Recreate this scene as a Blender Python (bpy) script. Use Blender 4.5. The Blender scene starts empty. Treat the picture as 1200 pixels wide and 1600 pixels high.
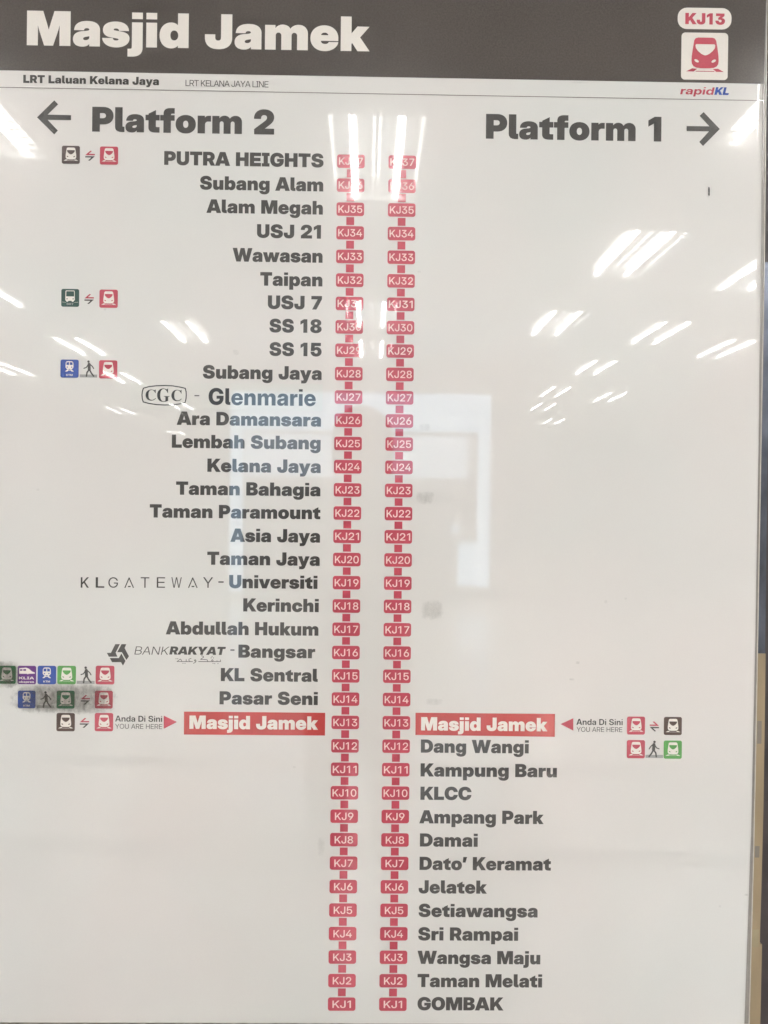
# A glazed station line board, photographed close up under ceiling lights.
import bpy, bmesh, math, random
from mathutils import Vector, Matrix
from mathutils.geometry import delaunay_2d_cdt
random.seed(4)
scene = bpy.context.scene

# ------------------------------------------------------------------ camera
CAM_H, CAM_D = 1.35, 1.08
cd = bpy.data.cameras.new('camera')
cam = bpy.data.objects.new('camera', cd)
scene.collection.objects.link(cam)
cd.sensor_fit = 'VERTICAL'; cd.sensor_height = 36.0; cd.lens = 27.0
cd.clip_start = 0.01; cd.clip_end = 100
cam.matrix_world = Matrix.Translation((0, -CAM_D, CAM_H)) @ Matrix([[0.9998681,-0.0109442,-0.0119972],[-0.0119771,0.0018984,-0.9999265],[0.0109661,0.9999383,0.001767]]).to_4x4()
scene.camera = cam

# ------------------------------------------------------------------ light and exposure
world = bpy.data.worlds.new('World'); scene.world = world; world.use_nodes = True
world.node_tree.nodes['Background'].inputs[0].default_value = (0.8, 0.9, 1.0, 1)
world.node_tree.nodes['Background'].inputs[1].default_value = 0.05
scene.view_settings.view_transform = 'Standard'
scene.view_settings.look = 'None'
scene.view_settings.gamma = 1
scene.view_settings.exposure = 1.80
scene.cycles.use_denoising = True
scene.cycles.max_bounces = 8
scene.cycles.sample_clamp_indirect = 6
TUBE = 34.0            # radiance of the fluorescent tubes
KIOSK = 1.5            # radiance of the backlit kiosk front

# ------------------------------------------------------------------ materials
def srgb(r, g, b):
    f = lambda c: (c/255/12.92) if c <= 10 else ((c/255+.055)/1.055)**2.4
    return (f(r), f(g), f(b), 1)

def nodes(name):
    m = bpy.data.materials.new(name); m.use_nodes = True
    return m, m.node_tree, m.node_tree.nodes['Principled BSDF']

def link(nt, a, b): nt.links.new(a, b)

def position(nt):
    return nt.nodes.new('ShaderNodeNewGeometry').outputs['Position']

def noise(nt, vec, scale, detail=3, rough=.55, stretch=None):
    if stretch:
        mp = nt.nodes.new('ShaderNodeMapping'); mp.inputs['Scale'].default_value = stretch
        link(nt, vec, mp.inputs['Vector']); vec = mp.outputs[0]
    n = nt.nodes.new('ShaderNodeTexNoise'); n.inputs['Scale'].default_value = scale
    n.inputs['Detail'].default_value = detail; n.inputs['Roughness'].default_value = rough
    link(nt, vec, n.inputs['Vector'])
    return n.outputs['Fac']

def ramp(nt, fac, lo, hi, a, b):
    r = nt.nodes.new('ShaderNodeMapRange')
    r.inputs['From Min'].default_value = lo; r.inputs['From Max'].default_value = hi
    r.inputs['To Min'].default_value = a; r.inputs['To Max'].default_value = b
    link(nt, fac, r.inputs['Value']); return r.outputs['Result']

def scaled(nt, col, facs):
    """colour times the product of several scalar sockets"""
    v = facs[0]
    for f in facs[1:]:
        mm = nt.nodes.new('ShaderNodeMath'); mm.operation = 'MULTIPLY'
        link(nt, v, mm.inputs[0]); link(nt, f, mm.inputs[1]); v = mm.outputs[0]
    s = nt.nodes.new('ShaderNodeVectorMath'); s.operation = 'SCALE'
    if isinstance(col, tuple): s.inputs[0].default_value = col[:3]
    else: link(nt, col, s.inputs[0])
    link(nt, v, s.inputs['Scale']); return s.outputs[0]

def laminate(name, col, mottle=.02, grain=.02, tint=None, rough=.018):
    """ink under one clear glossy laminate; every print on the board shares its surface"""
    m, nt, b = nodes(name)
    p = position(nt)
    f1 = ramp(nt, noise(nt, p, 5, 2), .3, .7, 1-mottle, 1+mottle)
    f2 = ramp(nt, noise(nt, p, 420, 2, .7), .3, .7, 1-grain, 1+grain)
    src = col
    if tint:
        mx = nt.nodes.new('ShaderNodeMix'); mx.data_type = 'RGBA'
        mx.inputs['A'].default_value = col; mx.inputs['B'].default_value = tint
        link(nt, ramp(nt, noise(nt, p, 2.3, 3), .35, .65, 0, 1), mx.inputs['Factor']); src = mx.outputs['Result']
    link(nt, scaled(nt, src, [f1, f2]), b.inputs['Base Color'])
    link(nt, ramp(nt, noise(nt, p, 9, 3, .6), .35, .7, rough*.7, rough*1.5), b.inputs['Coat Roughness'])
    b.inputs['Roughness'].default_value = .17; b.inputs['Specular IOR Level'].default_value = .13
    b.inputs['Coat Weight'].default_value = .88; b.inputs['Coat IOR'].default_value = 1.5
    b.inputs['IOR'].default_value = 1.5
    bump = nt.nodes.new('ShaderNodeBump'); bump.inputs['Strength'].default_value = .2
    bump.inputs['Distance'].default_value = .00007
    link(nt, noise(nt, p, 16, 3, .5), bump.inputs['Height'])
    link(nt, bump.outputs[0], b.inputs['Normal']); link(nt, bump.outputs[0], b.inputs['Coat Normal'])
    return m

MAT = {
 'sheet': laminate('sheet_white', srgb(218,218,214), .014, .010, tint=srgb(222,217,213)),
 'film': laminate('clear_film', srgb(219,218,213), .010, .012),
 'print_white': laminate('print_white', srgb(232,226,218), .01, .02),
 'header': laminate('print_header', srgb(76,70,66), .07, .16),
 'ink': laminate('print_ink', srgb(74,72,70), .05, .10),
 'ink_black': laminate('print_ink_black', srgb(58,60,62), .04, .05),
 'ink_thin': laminate('print_rule', srgb(120,112,108), .05, .1),
 'red': laminate('print_red', srgb(180,76,90), .04, .05),
 'bright_red': laminate('print_bright_red', srgb(178,72,70), .03, .04),
 'code_pink': laminate('print_code', srgb(240,214,210), .02, .03),
 'dark_grey': laminate('print_dark_grey', srgb(92,80,78), .05, .06),
 'brown': laminate('print_brown', srgb(82,66,60), .05, .06),
 'dark_green': laminate('print_dark_green', srgb(50,78,72), .05, .06),
 'dark_green_two': laminate('print_green_two', srgb(24,104,66), .05, .06),
 'grimy_green': laminate('print_grimy_green', srgb(34,104,60), .05, .06),
 'green': laminate('print_green', srgb(92,154,84), .03, .05),
 'blue': laminate('print_blue', srgb(52,78,150), .04, .05),
 'purple': laminate('print_purple', srgb(98,50,122), .04, .05),
 'grey': laminate('print_grey', srgb(160,160,158), .04, .05),
}

def plain(name, col, rough=.6, metal=0.0, var=.08, scale=6, stretch=None, bump=0):
    m, nt, b = nodes(name)
    p = position(nt)
    f = ramp(nt, noise(nt, p, scale, 4, .6, stretch), .3, .7, 1-var, 1+var)
    link(nt, scaled(nt, col, [f]), b.inputs['Base Color'])
    b.inputs['Roughness'].default_value = rough; b.inputs['Metallic'].default_value = metal
    if bump:
        bp = nt.nodes.new('ShaderNodeBump'); bp.inputs['Distance'].default_value = bump
        link(nt, noise(nt, p, scale*8, 3), bp.inputs['Height']); link(nt, bp.outputs[0], b.inputs['Normal'])
    return m

def glow(name, col, strength):
    m = bpy.data.materials.new(name); m.use_nodes = True; nt = m.node_tree
    nt.nodes.remove(nt.nodes['Principled BSDF'])
    e = nt.nodes.new('ShaderNodeEmission'); e.inputs[0].default_value = (*col, 1); e.inputs[1].default_value = strength
    link(nt, e.outputs[0], nt.nodes['Material Output'].inputs[0])
    return m

def grime(name, strength, col=(.055, .048, .035, 1), fine=1.0):
    """patchy dirt with a soft uneven edge, see-through where thin"""
    m = bpy.data.materials.new(name); m.use_nodes = True; nt = m.node_tree
    b = nt.nodes['Principled BSDF']; b.inputs['Base Color'].default_value = col; b.inputs['Roughness'].default_value = .55
    tc = nt.nodes.new('ShaderNodeTexCoord')
    ctr = nt.nodes.new('ShaderNodeVectorMath'); ctr.operation = 'MULTIPLY_ADD'
    ctr.inputs[1].default_value = (2, 0, 2); ctr.inputs[2].default_value = (-1, 0, -1)
    link(nt, tc.outputs['Generated'], ctr.inputs[0])
    p = position(nt)
    dist = nt.nodes.new('ShaderNodeVectorMath'); dist.operation = 'MULTIPLY'   # x^4+z^4 falloff
    link(nt, ctr.outputs[0], dist.inputs[0]); link(nt, ctr.outputs[0], dist.inputs[1])
    dot = nt.nodes.new('ShaderNodeVectorMath'); dot.operation = 'DOT_PRODUCT'
    link(nt, dist.outputs[0], dot.inputs[0]); link(nt, dist.outputs[0], dot.inputs[1])
    n1 = noise(nt, p, 130*fine, 4, .7); n2 = noise(nt, p, 300*fine, 3, .7, (1, 1, .35))
    edge = nt.nodes.new('ShaderNodeMath'); edge.operation = 'MULTIPLY_ADD'; edge.inputs[1].default_value = 1.5
    link(nt, n1, edge.inputs[0]); link(nt, dot.outputs['Value'], edge.inputs[2])
    fall = ramp(nt, edge.outputs[0], .65, 1.35, 1, 0)
    pat = ramp(nt, n2, .30, .68, .5, 1)
    mul = nt.nodes.new('ShaderNodeMath'); mul.operation = 'MULTIPLY'; link(nt, fall, mul.inputs[0]); link(nt, pat, mul.inputs[1])
    mu2 = nt.nodes.new('ShaderNodeMath'); mu2.operation = 'MULTIPLY'; mu2.inputs[1].default_value = strength; mu2.use_clamp = True
    link(nt, mul.outputs[0], mu2.inputs[0])
    tr = nt.nodes.new('ShaderNodeBsdfTransparent'); mx = nt.nodes.new('ShaderNodeMixShader')
    link(nt, mu2.outputs[0], mx.inputs[0]); link(nt, tr.outputs[0], mx.inputs[1]); link(nt, b.outputs[0], mx.inputs[2])
    link(nt, mx.outputs[0], nt.nodes['Material Output'].inputs[0])
    return m

M_SLAB = plain('acrylic_edge', srgb(140,134,128), .25, 0, .10, 30)
M_RAIL = plain('bottom_rail', srgb(176,164,150), .4, 0, .1, 20)
M_BEAD = plain('bright_bead', srgb(206,200,190), .2, 0, .1, 60)
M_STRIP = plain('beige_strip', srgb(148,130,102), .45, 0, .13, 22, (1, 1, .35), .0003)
M_STRIP_DARK = plain('steel_strip', srgb(88,92,102), .3, .85, .5, 18, (1, 1, .5))  # blotchy blue-grey puts reflections of the surroundings into the steel's colour
M_PATCH = plain('grey_patch', srgb(122,114,104), .5, 0, .08, 40)
M_PATCH_OLIVE = plain('olive_patch', srgb(150,138,110), .5, 0, .08, 40)
M_WALL = plain('dark_wall', srgb(62,54,54), .5, 0, .35, 9, (1, 1, .5), .001)
M_ROOM = plain('painted_wall', (.72, .71, .69, 1), .7, 0, .05, 1)
M_CEIL = plain('ceiling_board', (.80, .80, .78, 1), .8, 0, .04, 2)
M_FLOOR = plain('terrazzo', (.72, .68, .64, 1), .16, 0, .10, 14)
M_BAND = plain('floor_band', (.03, .03, .03, 1), .5, 0, .1, 10)
M_WHITE = plain('white_enamel', (.78, .78, .76, 1), .35, 0, .03, 8)
M_ALU = plain('bright_aluminium', (.80, .80, .79, 1), .22, 1.0, .03, 20)
M_ALU2 = plain('satin_aluminium', (.84, .84, .82, 1), .17, .9, .02, 8)
M_TUBE = glow('fluorescent_tube', (1.0, .985, .965), TUBE)
M_KIOSK = glow('backlit_panel', (.53, .77, 1.0), KIOSK)
M_KIOSK2 = glow('backlit_screen', (.66, .82, 1.0), KIOSK*.8)
M_GREY = plain('grey_metal', srgb(120,124,128), .4, .3, .1, 6)
M_DARKM = plain('charcoal_metal', srgb(92,92,90), .4, .2, .1, 6)
M_SKIN = plain('skin', srgb(176,128,100), .5, 0, .04, 30)
M_HAIR = plain('black_hair', (.012, .010, .010, 1), .45, 0, .3, 60)
M_SHIRT = plain('navy_cloth', (.02, .025, .04, 1), .9, 0, .1, 60)
M_TROUSER = plain('dark_denim', (.02, .022, .03, 1), .9, 0, .1, 60)
M_PHONE = plain('black_glass', (.02, .02, .022, 1), .15, 0, .05, 30)
M_RUBBER = plain('black_rubber', (.02, .02, .02, 1), .7, 0, .05, 30)

# ------------------------------------------------------------------ object helpers
def put(name, me, mat, parent=None, loc=(0, 0, 0), label=None, kind=None):
    o = bpy.data.objects.new(name, me)
    scene.collection.objects.link(o)
    if mat and not me.materials: me.materials.append(mat)
    o.parent = parent; o.location = loc
    if label: o['label'] = label
    if kind: o['kind'] = kind
    return o

def thing(name, label, cat, loc=(0, 0, 0), rotz=0, group=None):
    o = bpy.data.objects.new(name, None); scene.collection.objects.link(o)
    o.location = loc; o.rotation_euler = (0, 0, rotz); o.empty_display_size = .05
    o['label'] = label; o['category'] = cat
    if group: o['group'] = group
    return o

def mesh(name, verts, faces, smooth=False):
    me = bpy.data.meshes.new(name); me.from_pydata(verts, [], faces); me.update()
    if smooth: me.polygons.foreach_set('use_smooth', [True]*len(me.polygons))
    return me

def box_bm(bm, x0, y0, z0, x1, y1, z1, bevel=0):
    r = bmesh.ops.create_cube(bm, size=1)
    bmesh.ops.scale(bm, vec=(x1-x0, y1-y0, z1-z0), verts=r['verts'])
    bmesh.ops.translate(bm, vec=((x0+x1)/2, (y0+y1)/2, (z0+z1)/2), verts=r['verts'])
    if bevel:
        es = list({e for v in r['verts'] for e in v.link_edges})
        bmesh.ops.bevel(bm, geom=es, offset=bevel, segments=2, affect='EDGES', profile=.6)

def box(name, x0, y0, z0, x1, y1, z1, bevel=0):
    bm = bmesh.new(); box_bm(bm, x0, y0, z0, x1, y1, z1, bevel)
    me = bpy.data.meshes.new(name); bm.to_mesh(me); bm.free(); return me

def cyl(name, r, length, seg=12, axis='Y'):
    bm = bmesh.new()
    bmesh.ops.create_cone(bm, cap_ends=True, segments=seg, radius1=r, radius2=r, depth=length)
    if axis == 'Y': bmesh.ops.rotate(bm, matrix=Matrix.Rotation(math.pi/2, 3, 'X'), verts=bm.verts)
    me = bpy.data.meshes.new(name); bm.to_mesh(me); bm.free()
    return me

# ------------------------------------------------------------------ flat print: outlines filled by winding number
def fill2d(polys):
    """triangles of the union of closed outlines -> (verts, tris), counter-clockwise"""
    vs, es = [], []
    for pl in polys:
        b = len(vs); n = len(pl)
        vs += [Vector(p) for p in pl]; es += [(b+i, b+(i+1) % n) for i in range(n)]
    out = delaunay_2d_cdt(vs, es, [], 0, 1e-5)
    ov, of = out[0], out[2]
    tris = []
    for f in of:
        cx = sum(ov[i].x for i in f)/len(f); cy = sum(ov[i].y for i in f)/len(f)
        w = 0
        for pl in polys:
            for (ax, ay), (bx, by) in zip(pl, pl[1:]+pl[:1]):
                if (ay <= cy) != (by <= cy):
                    if ax+(cy-ay)*(bx-ax)/(by-ay) > cx: w += 1 if by > ay else -1
        if w:
            a, b, c = (ov[i] for i in f[:3])
            if (b.x-a.x)*(c.y-a.y)-(b.y-a.y)*(c.x-a.x) < 0: f = f[::-1]
            tris.append(tuple(f))
    return [(v.x, v.y) for v in ov], tris

# letter outlines: advance and contours on a 1490-unit cap height, '~' marks a control point
GLYPHS = {
 'black': {
  ' ': (550, ''),
  '1': (1170, '857,1490 857,0 457,0 457,1125 455,1125 123,922 123,1266 489,1490'),
  '2': (1320, '95,0 95,290 655,742 ~697,776 ~787,853 ~849,952 849,1016 ~849,1069 ~803,1149 ~720,1194 664,1194 ~604,1194 ~512,1138 ~461,1030 461,952 80,952 ~80,1126 ~222,1378 ~484,1514 665,1514 ~830,1514 ~1088,1400 ~1235,1187 1235,1039 ~1235,928 ~1150,754 ~999,601 900,520 659,324 659,322 1239,322 1239,0'),
  '3': (1320, '647,-24 ~442,-24 ~174,128 ~43,373 43,512 433,512 ~433,446 ~487,344 ~583,286 645,286 ~705,286 ~796,338 ~847,430 847,488 ~847,544 ~794,625 ~696,669 629,669 411,669 411,890 705,1165 705,1166 115,1166 115,1490 1177,1490 1177,1184 720,773 720,860 ~899,878 ~1133,783 ~1248,594 1248,471 ~1248,327 ~1100,103 ~831,-24'),
  '5': (1320, '655,-24 ~483,-24 ~224,97 ~73,323 63,480 448,480 ~448,423 ~503,334 ~598,282 658,282 ~719,282 ~811,337 ~863,435 863,500 ~863,566 ~810,667 ~718,724 658,724 ~581,724 ~474,656 457,600 85,600 127,1490 1161,1490 1161,1166 491,1166 472,925 474,925 ~520,970 ~656,1017 738,1017 ~837,1017 ~1022,940 ~1168,802 ~1253,618 1253,512 ~1253,356 ~1105,114 ~836,-24'),
  '7': (1320, '209,0 793,1150 793,1152 107,1152 107,1490 1213,1490 1213,1166 625,0'),
  '8': (1320, '659,-24 ~473,-24 ~196,82 ~43,275 43,404 ~43,507 ~138,660 ~315,756 437,772 437,771 ~274,794 ~89,966 89,1106 ~89,1228 ~232,1412 ~489,1514 659,1514 ~834,1514 ~1090,1414 ~1231,1231 1231,1106 ~1231,966 ~1047,795 883,771 883,772 ~1005,756 ~1182,660 ~1277,507 1277,404 ~1277,275 ~1123,82 ~846,-24|659,254 ~716,254 ~806,301 ~857,384 857,436 ~857,489 ~806,570 ~717,616 659,616 ~602,616 ~514,570 ~463,489 463,436 ~463,383 ~514,301 ~602,254|659,907 ~713,907 ~792,946 ~835,1018 835,1066 ~835,1115 ~792,1186 ~713,1225 659,1225 ~606,1225 ~528,1186 ~485,1115 485,1066 ~485,1018 ~528,946 ~606,907'),
  'A': (1565, '0,0 500,1490 1060,1490 1565,0 1097,0 930,578 ~876,766 ~774,1133 726,1331 838,1331 ~788,1133 ~684,766 628,578 455,0|373,245 373,565 1193,565 1193,245'),
  'B': (1331, '80,0 80,1490 726,1490 ~896,1490 ~1128,1394 ~1246,1227 1246,1118 ~1246,1032 ~1174,893 ~1045,802 958,785 958,783 ~1054,780 ~1207,687 ~1296,527 1296,422 ~1296,300 ~1174,109 ~944,0 782,0|484,312 704,312 ~780,312 ~870,392 870,459 ~870,504 ~829,570 ~755,606 704,606 484,606|484,900 679,900 ~725,900 ~793,934 ~830,997 830,1039 ~830,1102 ~748,1178 679,1178 484,1178'),
  'C': (1494, '764,-24 ~561,-24 ~232,154 ~40,497 40,744 ~40,993 ~232,1337 ~561,1514 764,1514 ~907,1514 ~1147,1430 ~1328,1276 ~1441,1060 1456,928 1037,928 ~1028,981 ~983,1065 ~915,1123 ~826,1154 772,1154 ~671,1154 ~532,1058 ~460,875 460,744 ~460,614 ~531,432 ~671,336 772,336 ~826,336 ~914,366 ~982,425 ~1027,508 1037,560 1456,560 ~1440,428 ~1328,213 ~1146,59 ~907,-24'),
  'D': (1456, '662,0 254,0 254,344 642,344 ~764,344 ~920,431 ~996,609 996,744 ~996,881 ~918,1059 ~756,1146 630,1146 248,1146 248,1490 656,1490 ~886,1490 ~1228,1306 ~1416,971 1416,744 ~1416,518 ~1230,184 ~892,0|496,1490 496,0 80,0 80,1490'),
  'E': (1294, '80,0 80,1490 1234,1490 1234,1138 496,1138 496,914 1177,914 1177,574 496,574 496,352 1234,352 1234,0'),
  'G': (1516, '772,-24 ~550,-24 ~221,164 ~40,509 40,744 ~40,993 ~232,1337 ~561,1514 764,1514 ~900,1514 ~1140,1438 ~1325,1295 ~1439,1098 1449,976 1025,976 ~1017,1018 ~979,1084 ~918,1130 ~835,1154 781,1154 ~676,1154 ~533,1059 ~460,877 460,744 ~460,612 ~534,430 ~680,336 787,336 ~874,336 ~993,388 ~1054,481 1054,543 1140,535 784,535 784,832 1460,832 1460,617 ~1460,423 ~1288,135 ~979,-24'),
  'H': (1488, '80,0 80,1490 496,1490 496,933 992,933 992,1490 1408,1490 1408,0 992,0 992,581 496,581 496,0'),
  'I': (894, '50,0 50,326 239,326 239,1164 50,1164 50,1490 844,1490 844,1164 655,1164 655,326 844,326 844,0'),
  'J': (1199, '573,-24 ~319,-24 ~45,234 45,474 45,592 429,592 429,470 ~429,398 ~500,320 566,320 ~632,320 ~703,398 703,470 703,1490 1119,1490 1119,462 ~1119,228 ~836,-24'),
  'K': (1493, '387,213 387,718 ~437,783 ~538,913 ~638,1042 688,1107 984,1490 1465,1490 842,723 804,723|80,0 80,1490 496,1490 496,1170 496,741 496,544 496,0|1017,0 658,599 906,911 1493,0'),
  'L': (1178, '80,0 80,1490 496,1490 496,352 1138,352 1138,0'),
  'M': (1894, '80,0 80,1490 702,1490 836,1024 ~853,964 ~899,791 ~948,601 ~989,428 1002,368 895,368 ~908,428 ~949,601 ~997,791 ~1042,964 1059,1024 1191,1490 1814,1490 1814,0 1406,0 1406,576 ~1406,627 ~1411,789 ~1417,981 ~1422,1178 1422,1264 1469,1264 ~1448,1178 ~1398,983 ~1349,792 ~1305,630 1289,576 1116,0 780,0 604,576 ~588,630 ~542,792 ~492,983 ~441,1178 419,1264 472,1264 ~472,1178 ~477,981 ~483,789 ~488,627 488,576 488,0'),
  'N': (1512, '80,0 80,1490 504,1490 867,905 ~891,867 ~964,736 ~1045,586 1080,520 1030,404 ~1025,485 ~1019,692 ~1016,885 1016,944 1016,1490 1432,1490 1432,0 1008,0 669,544 ~639,593 ~550,746 ~449,934 398,1032 480,1056 ~488,951 ~495,749 ~496,589 496,544 496,0'),
  'O': (1528, '764,-24 ~561,-24 ~232,154 ~40,497 40,744 ~40,993 ~232,1337 ~561,1514 764,1514 ~967,1514 ~1295,1337 ~1488,993 1488,744 ~1488,496 ~1295,153 ~967,-24|764,336 ~862,336 ~998,433 ~1068,616 1068,744 ~1068,873 ~998,1057 ~862,1154 764,1154 ~667,1154 ~531,1057 ~460,873 460,744 ~460,616 ~531,433 ~667,336'),
  'P': (1327, '80,0 80,1490 713,1490 ~891,1490 ~1151,1363 ~1292,1130 1292,970 ~1292,811 ~1151,577 ~891,450 713,450 319,450 319,792 682,792 ~745,792 ~836,836 ~886,916 886,970 ~886,1025 ~836,1104 ~745,1148 682,1148 496,1148 496,0'),
  'R': (1363, '80,0 80,1490 713,1490 ~891,1490 ~1151,1363 ~1292,1130 1292,970 ~1292,815 ~1145,589 ~876,466 691,466 336,466 336,788 682,788 ~745,788 ~836,834 ~886,916 886,970 ~886,1025 ~836,1106 ~745,1152 682,1152 496,1152 496,0|905,0 581,676 1006,676 1338,0'),
  'S': (1403, '704,-24 ~498,-24 ~212,96 ~64,329 64,496 457,496 ~460,436 ~523,350 ~634,304 709,304 ~775,304 ~873,337 ~928,396 928,435 ~928,471 ~876,525 ~768,565 684,581 536,609 ~320,650 ~92,872 92,1038 ~92,1180 ~246,1394 ~520,1514 701,1514 ~887,1514 ~1155,1396 ~1303,1174 1308,1018 926,1018 ~919,1096 ~802,1186 709,1186 ~651,1186 ~561,1153 ~510,1096 510,1058 ~510,1022 ~556,972 ~655,935 732,921 852,899 ~980,875 ~1165,801 ~1283,695 ~1339,555 1339,466 ~1339,310 ~1190,91 ~906,-24'),
  'T': (1344, '40,1138 40,1490 1304,1490 1304,1138 880,1138 880,0 464,0 464,1138'),
  'U': (1444, '722,-24 ~527,-24 ~239,113 ~80,362 80,530 80,1490 484,1490 484,564 ~484,495 ~546,388 ~653,326 722,326 ~792,326 ~899,387 ~960,494 960,564 960,1490 1364,1490 1364,530 ~1364,362 ~1205,113 ~917,-24'),
  'W': (2124, '395,0 0,1490 452,1490 571,912 ~594,803 ~634,584 ~673,366 691,256 595,256 ~616,366 ~658,584 ~703,803 728,912 860,1490 1264,1490 1396,912 ~1421,803 ~1466,584 ~1508,366 1529,256 1432,256 ~1451,366 ~1489,584 ~1530,803 1552,912 1672,1490 2124,1490 1729,0 1272,0 1103,688 ~1084,768 ~1039,1000 1001,1168 1123,1168 ~1085,1000 ~1041,768 1021,688 852,0'),
  'Y': (1496, '555,0 555,508 0,1490 476,1490 690,1072 ~716,1020 ~765,916 789,864 730,864 ~752,916 ~797,1020 822,1072 1023,1490 1496,1490 957,508 957,0'),
  'a': (1194, '410,-19 ~304,-19 ~142,49 ~50,187 50,292 ~50,381 ~112,504 ~223,583 ~371,624 456,630 ~549,636 ~662,657 ~712,693 712,722 712,726 ~712,749 ~682,783 ~629,802 592,802 ~553,802 ~496,780 ~464,737 460,706 94,706 ~103,826 ~223,993 ~446,1080 608,1080 ~730,1080 ~917,1031 ~1044,935 ~1108,796 1108,706 1108,0 718,0 718,148 714,148 ~679,85 ~589,12 ~478,-19|540,230 ~583,230 ~664,263 ~716,327 716,374 716,458 ~701,453 ~668,443 ~630,434 ~584,425 556,420 ~515,413 ~456,385 ~424,343 424,316 ~424,289 ~454,250 ~506,230'),
  'b': (1280, '778,-24 ~708,-24 ~592,18 ~507,102 483,164 482,164 482,0 86,0 86,1490 486,1490 486,918 487,918 ~521,974 ~605,1045 ~714,1080 782,1080 ~915,1080 ~1118,940 ~1234,692 1234,530 ~1234,362 ~1121,113 ~917,-24|659,290 ~714,290 ~790,349 ~830,457 830,530 ~830,603 ~790,709 ~714,768 659,768 ~605,768 ~520,709 ~472,603 472,530 ~472,457 ~520,349 ~605,290'),
  'c': (1194, '610,-24 ~441,-24 ~187,114 ~46,363 46,528 ~46,693 ~187,942 ~441,1080 610,1080 ~726,1080 ~921,1013 ~1064,890 ~1146,721 1150,618 768,618 ~765,653 ~742,709 ~703,749 ~650,770 618,770 ~565,770 ~490,712 ~450,604 450,528 ~450,453 ~490,344 ~566,286 618,286 ~650,286 ~703,308 ~742,348 ~765,406 768,442 1150,442 ~1150,339 ~1071,169 ~927,44 ~729,-24'),
  'd': (1280, '502,-24 ~364,-24 ~159,113 ~46,362 46,530 ~46,692 ~162,940 ~366,1080 498,1080 ~567,1080 ~675,1045 ~760,974 793,918 794,918 794,1490 1194,1490 1194,0 798,0 798,164 797,164 ~773,102 ~688,18 ~572,-24|621,290 ~676,290 ~760,349 ~808,457 808,530 ~808,603 ~760,709 ~676,768 621,768 ~567,768 ~490,709 ~450,603 450,530 ~450,457 ~490,349 ~567,290'),
  'e': (1194, '607,-24 ~443,-24 ~189,117 ~46,367 46,528 ~46,690 ~188,939 ~437,1080 599,1080 ~721,1080 ~923,1001 ~1071,856 ~1152,658 1152,539 1152,432 164,432 164,656 970,656 786,617 ~786,673 ~744,752 ~666,794 610,794 ~555,794 ~476,752 ~434,673 434,617 434,440 ~434,382 ~479,298 ~564,254 623,254 ~666,254 ~735,276 ~783,317 794,345 1148,345 ~1129,237 ~977,71 ~746,-24'),
  'f': (872, '832,1056 832,752 20,752 20,1056|214,0 214,1150 ~214,1268 ~298,1418 ~474,1490 612,1490 ~680,1490 ~805,1490 832,1490 832,1186 ~816,1186 ~749,1186 722,1186 ~663,1186 ~614,1138 614,1080 614,0'),
  'g': (1280, '632,-432 ~456,-432 ~232,-336 ~115,-173 98,-72 476,-72 ~483,-97 ~524,-136 ~589,-158 632,-158 ~715,-158 ~797,-64 797,32 797,195 796,195 ~772,133 ~686,53 ~571,16 502,16 ~364,16 ~159,152 ~46,390 46,542 ~46,698 ~162,941 ~366,1080 498,1080 ~567,1080 ~677,1041 ~764,967 795,914 796,914 796,1056 1194,1056 1194,76 ~1194,-101 ~1062,-325 ~811,-432|621,322 ~676,322 ~760,378 ~808,481 808,550 ~808,619 ~760,721 ~676,776 621,776 ~567,776 ~490,721 ~450,619 450,550 ~450,481 ~490,378 ~567,322'),
  'h': (1266, '486,560 486,0 86,0 86,1490 486,1490 486,765 429,765 ~478,903 ~664,1080 824,1080 ~942,1080 ~1100,979 ~1180,793 1180,666 1180,0 780,0 780,576 ~780,656 ~704,742 633,742 ~586,742 ~520,702 ~486,621'),
  'i': (572, '86,0 86,1056 486,1056 486,0|86,1490 486,1490 486,1242 86,1242'),
  'j': (574, '88,1056 488,1056 488,-38 ~488,-165 ~395,-334 ~209,-418 68,-418 -86,-418 -86,-114 -12,-114 ~41,-114 ~88,-61 88,0|88,1490 488,1490 488,1242 88,1242'),
  'k': (1202, '444,240 444,712 490,712 758,1056 1210,1056 762,498 650,498|86,0 86,1490 486,1490 486,0|768,0 516,410 774,690 1222,0'),
  'l': (634, '488,0 ~278,0 ~86,153 86,326 86,1490 486,1490 486,364 ~486,330 ~524,294 560,294 ~571,294 ~594,294 604,294 604,0 ~575,0 ~517,0'),
  'm': (1888, '86,0 86,1056 470,1056 470,800 455,800 ~480,897 ~582,1021 ~720,1080 796,1080 ~914,1080 ~1097,942 1114,800 1086,800 ~1103,894 ~1209,1018 ~1360,1080 1444,1080 ~1550,1080 ~1711,988 ~1802,820 1802,706 1802,0 1402,0 1402,606 ~1402,678 ~1328,762 1266,762 ~1226,762 ~1167,724 ~1134,654 1134,606 1134,0 754,0 754,606 ~754,678 ~681,762 619,762 ~579,762 ~519,724 ~486,654 486,606 486,0'),
  'n': (1266, '486,560 486,0 86,0 86,1056 481,1056 481,765 429,765 ~478,903 ~664,1080 824,1080 ~942,1080 ~1100,979 ~1180,793 1180,666 1180,0 780,0 780,576 ~780,656 ~704,742 633,742 ~586,742 ~520,702 ~486,621'),
  'o': (1244, '622,-24 ~451,-24 ~191,111 ~46,359 46,528 ~46,697 ~191,944 ~451,1080 622,1080 ~794,1080 ~1053,944 ~1198,697 1198,528 ~1198,359 ~1053,111 ~794,-24|622,288 ~670,288 ~748,342 ~794,449 794,528 ~794,608 ~748,714 ~670,768 622,768 ~575,768 ~496,714 ~450,608 450,528 ~450,449 ~496,342 ~575,288'),
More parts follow.
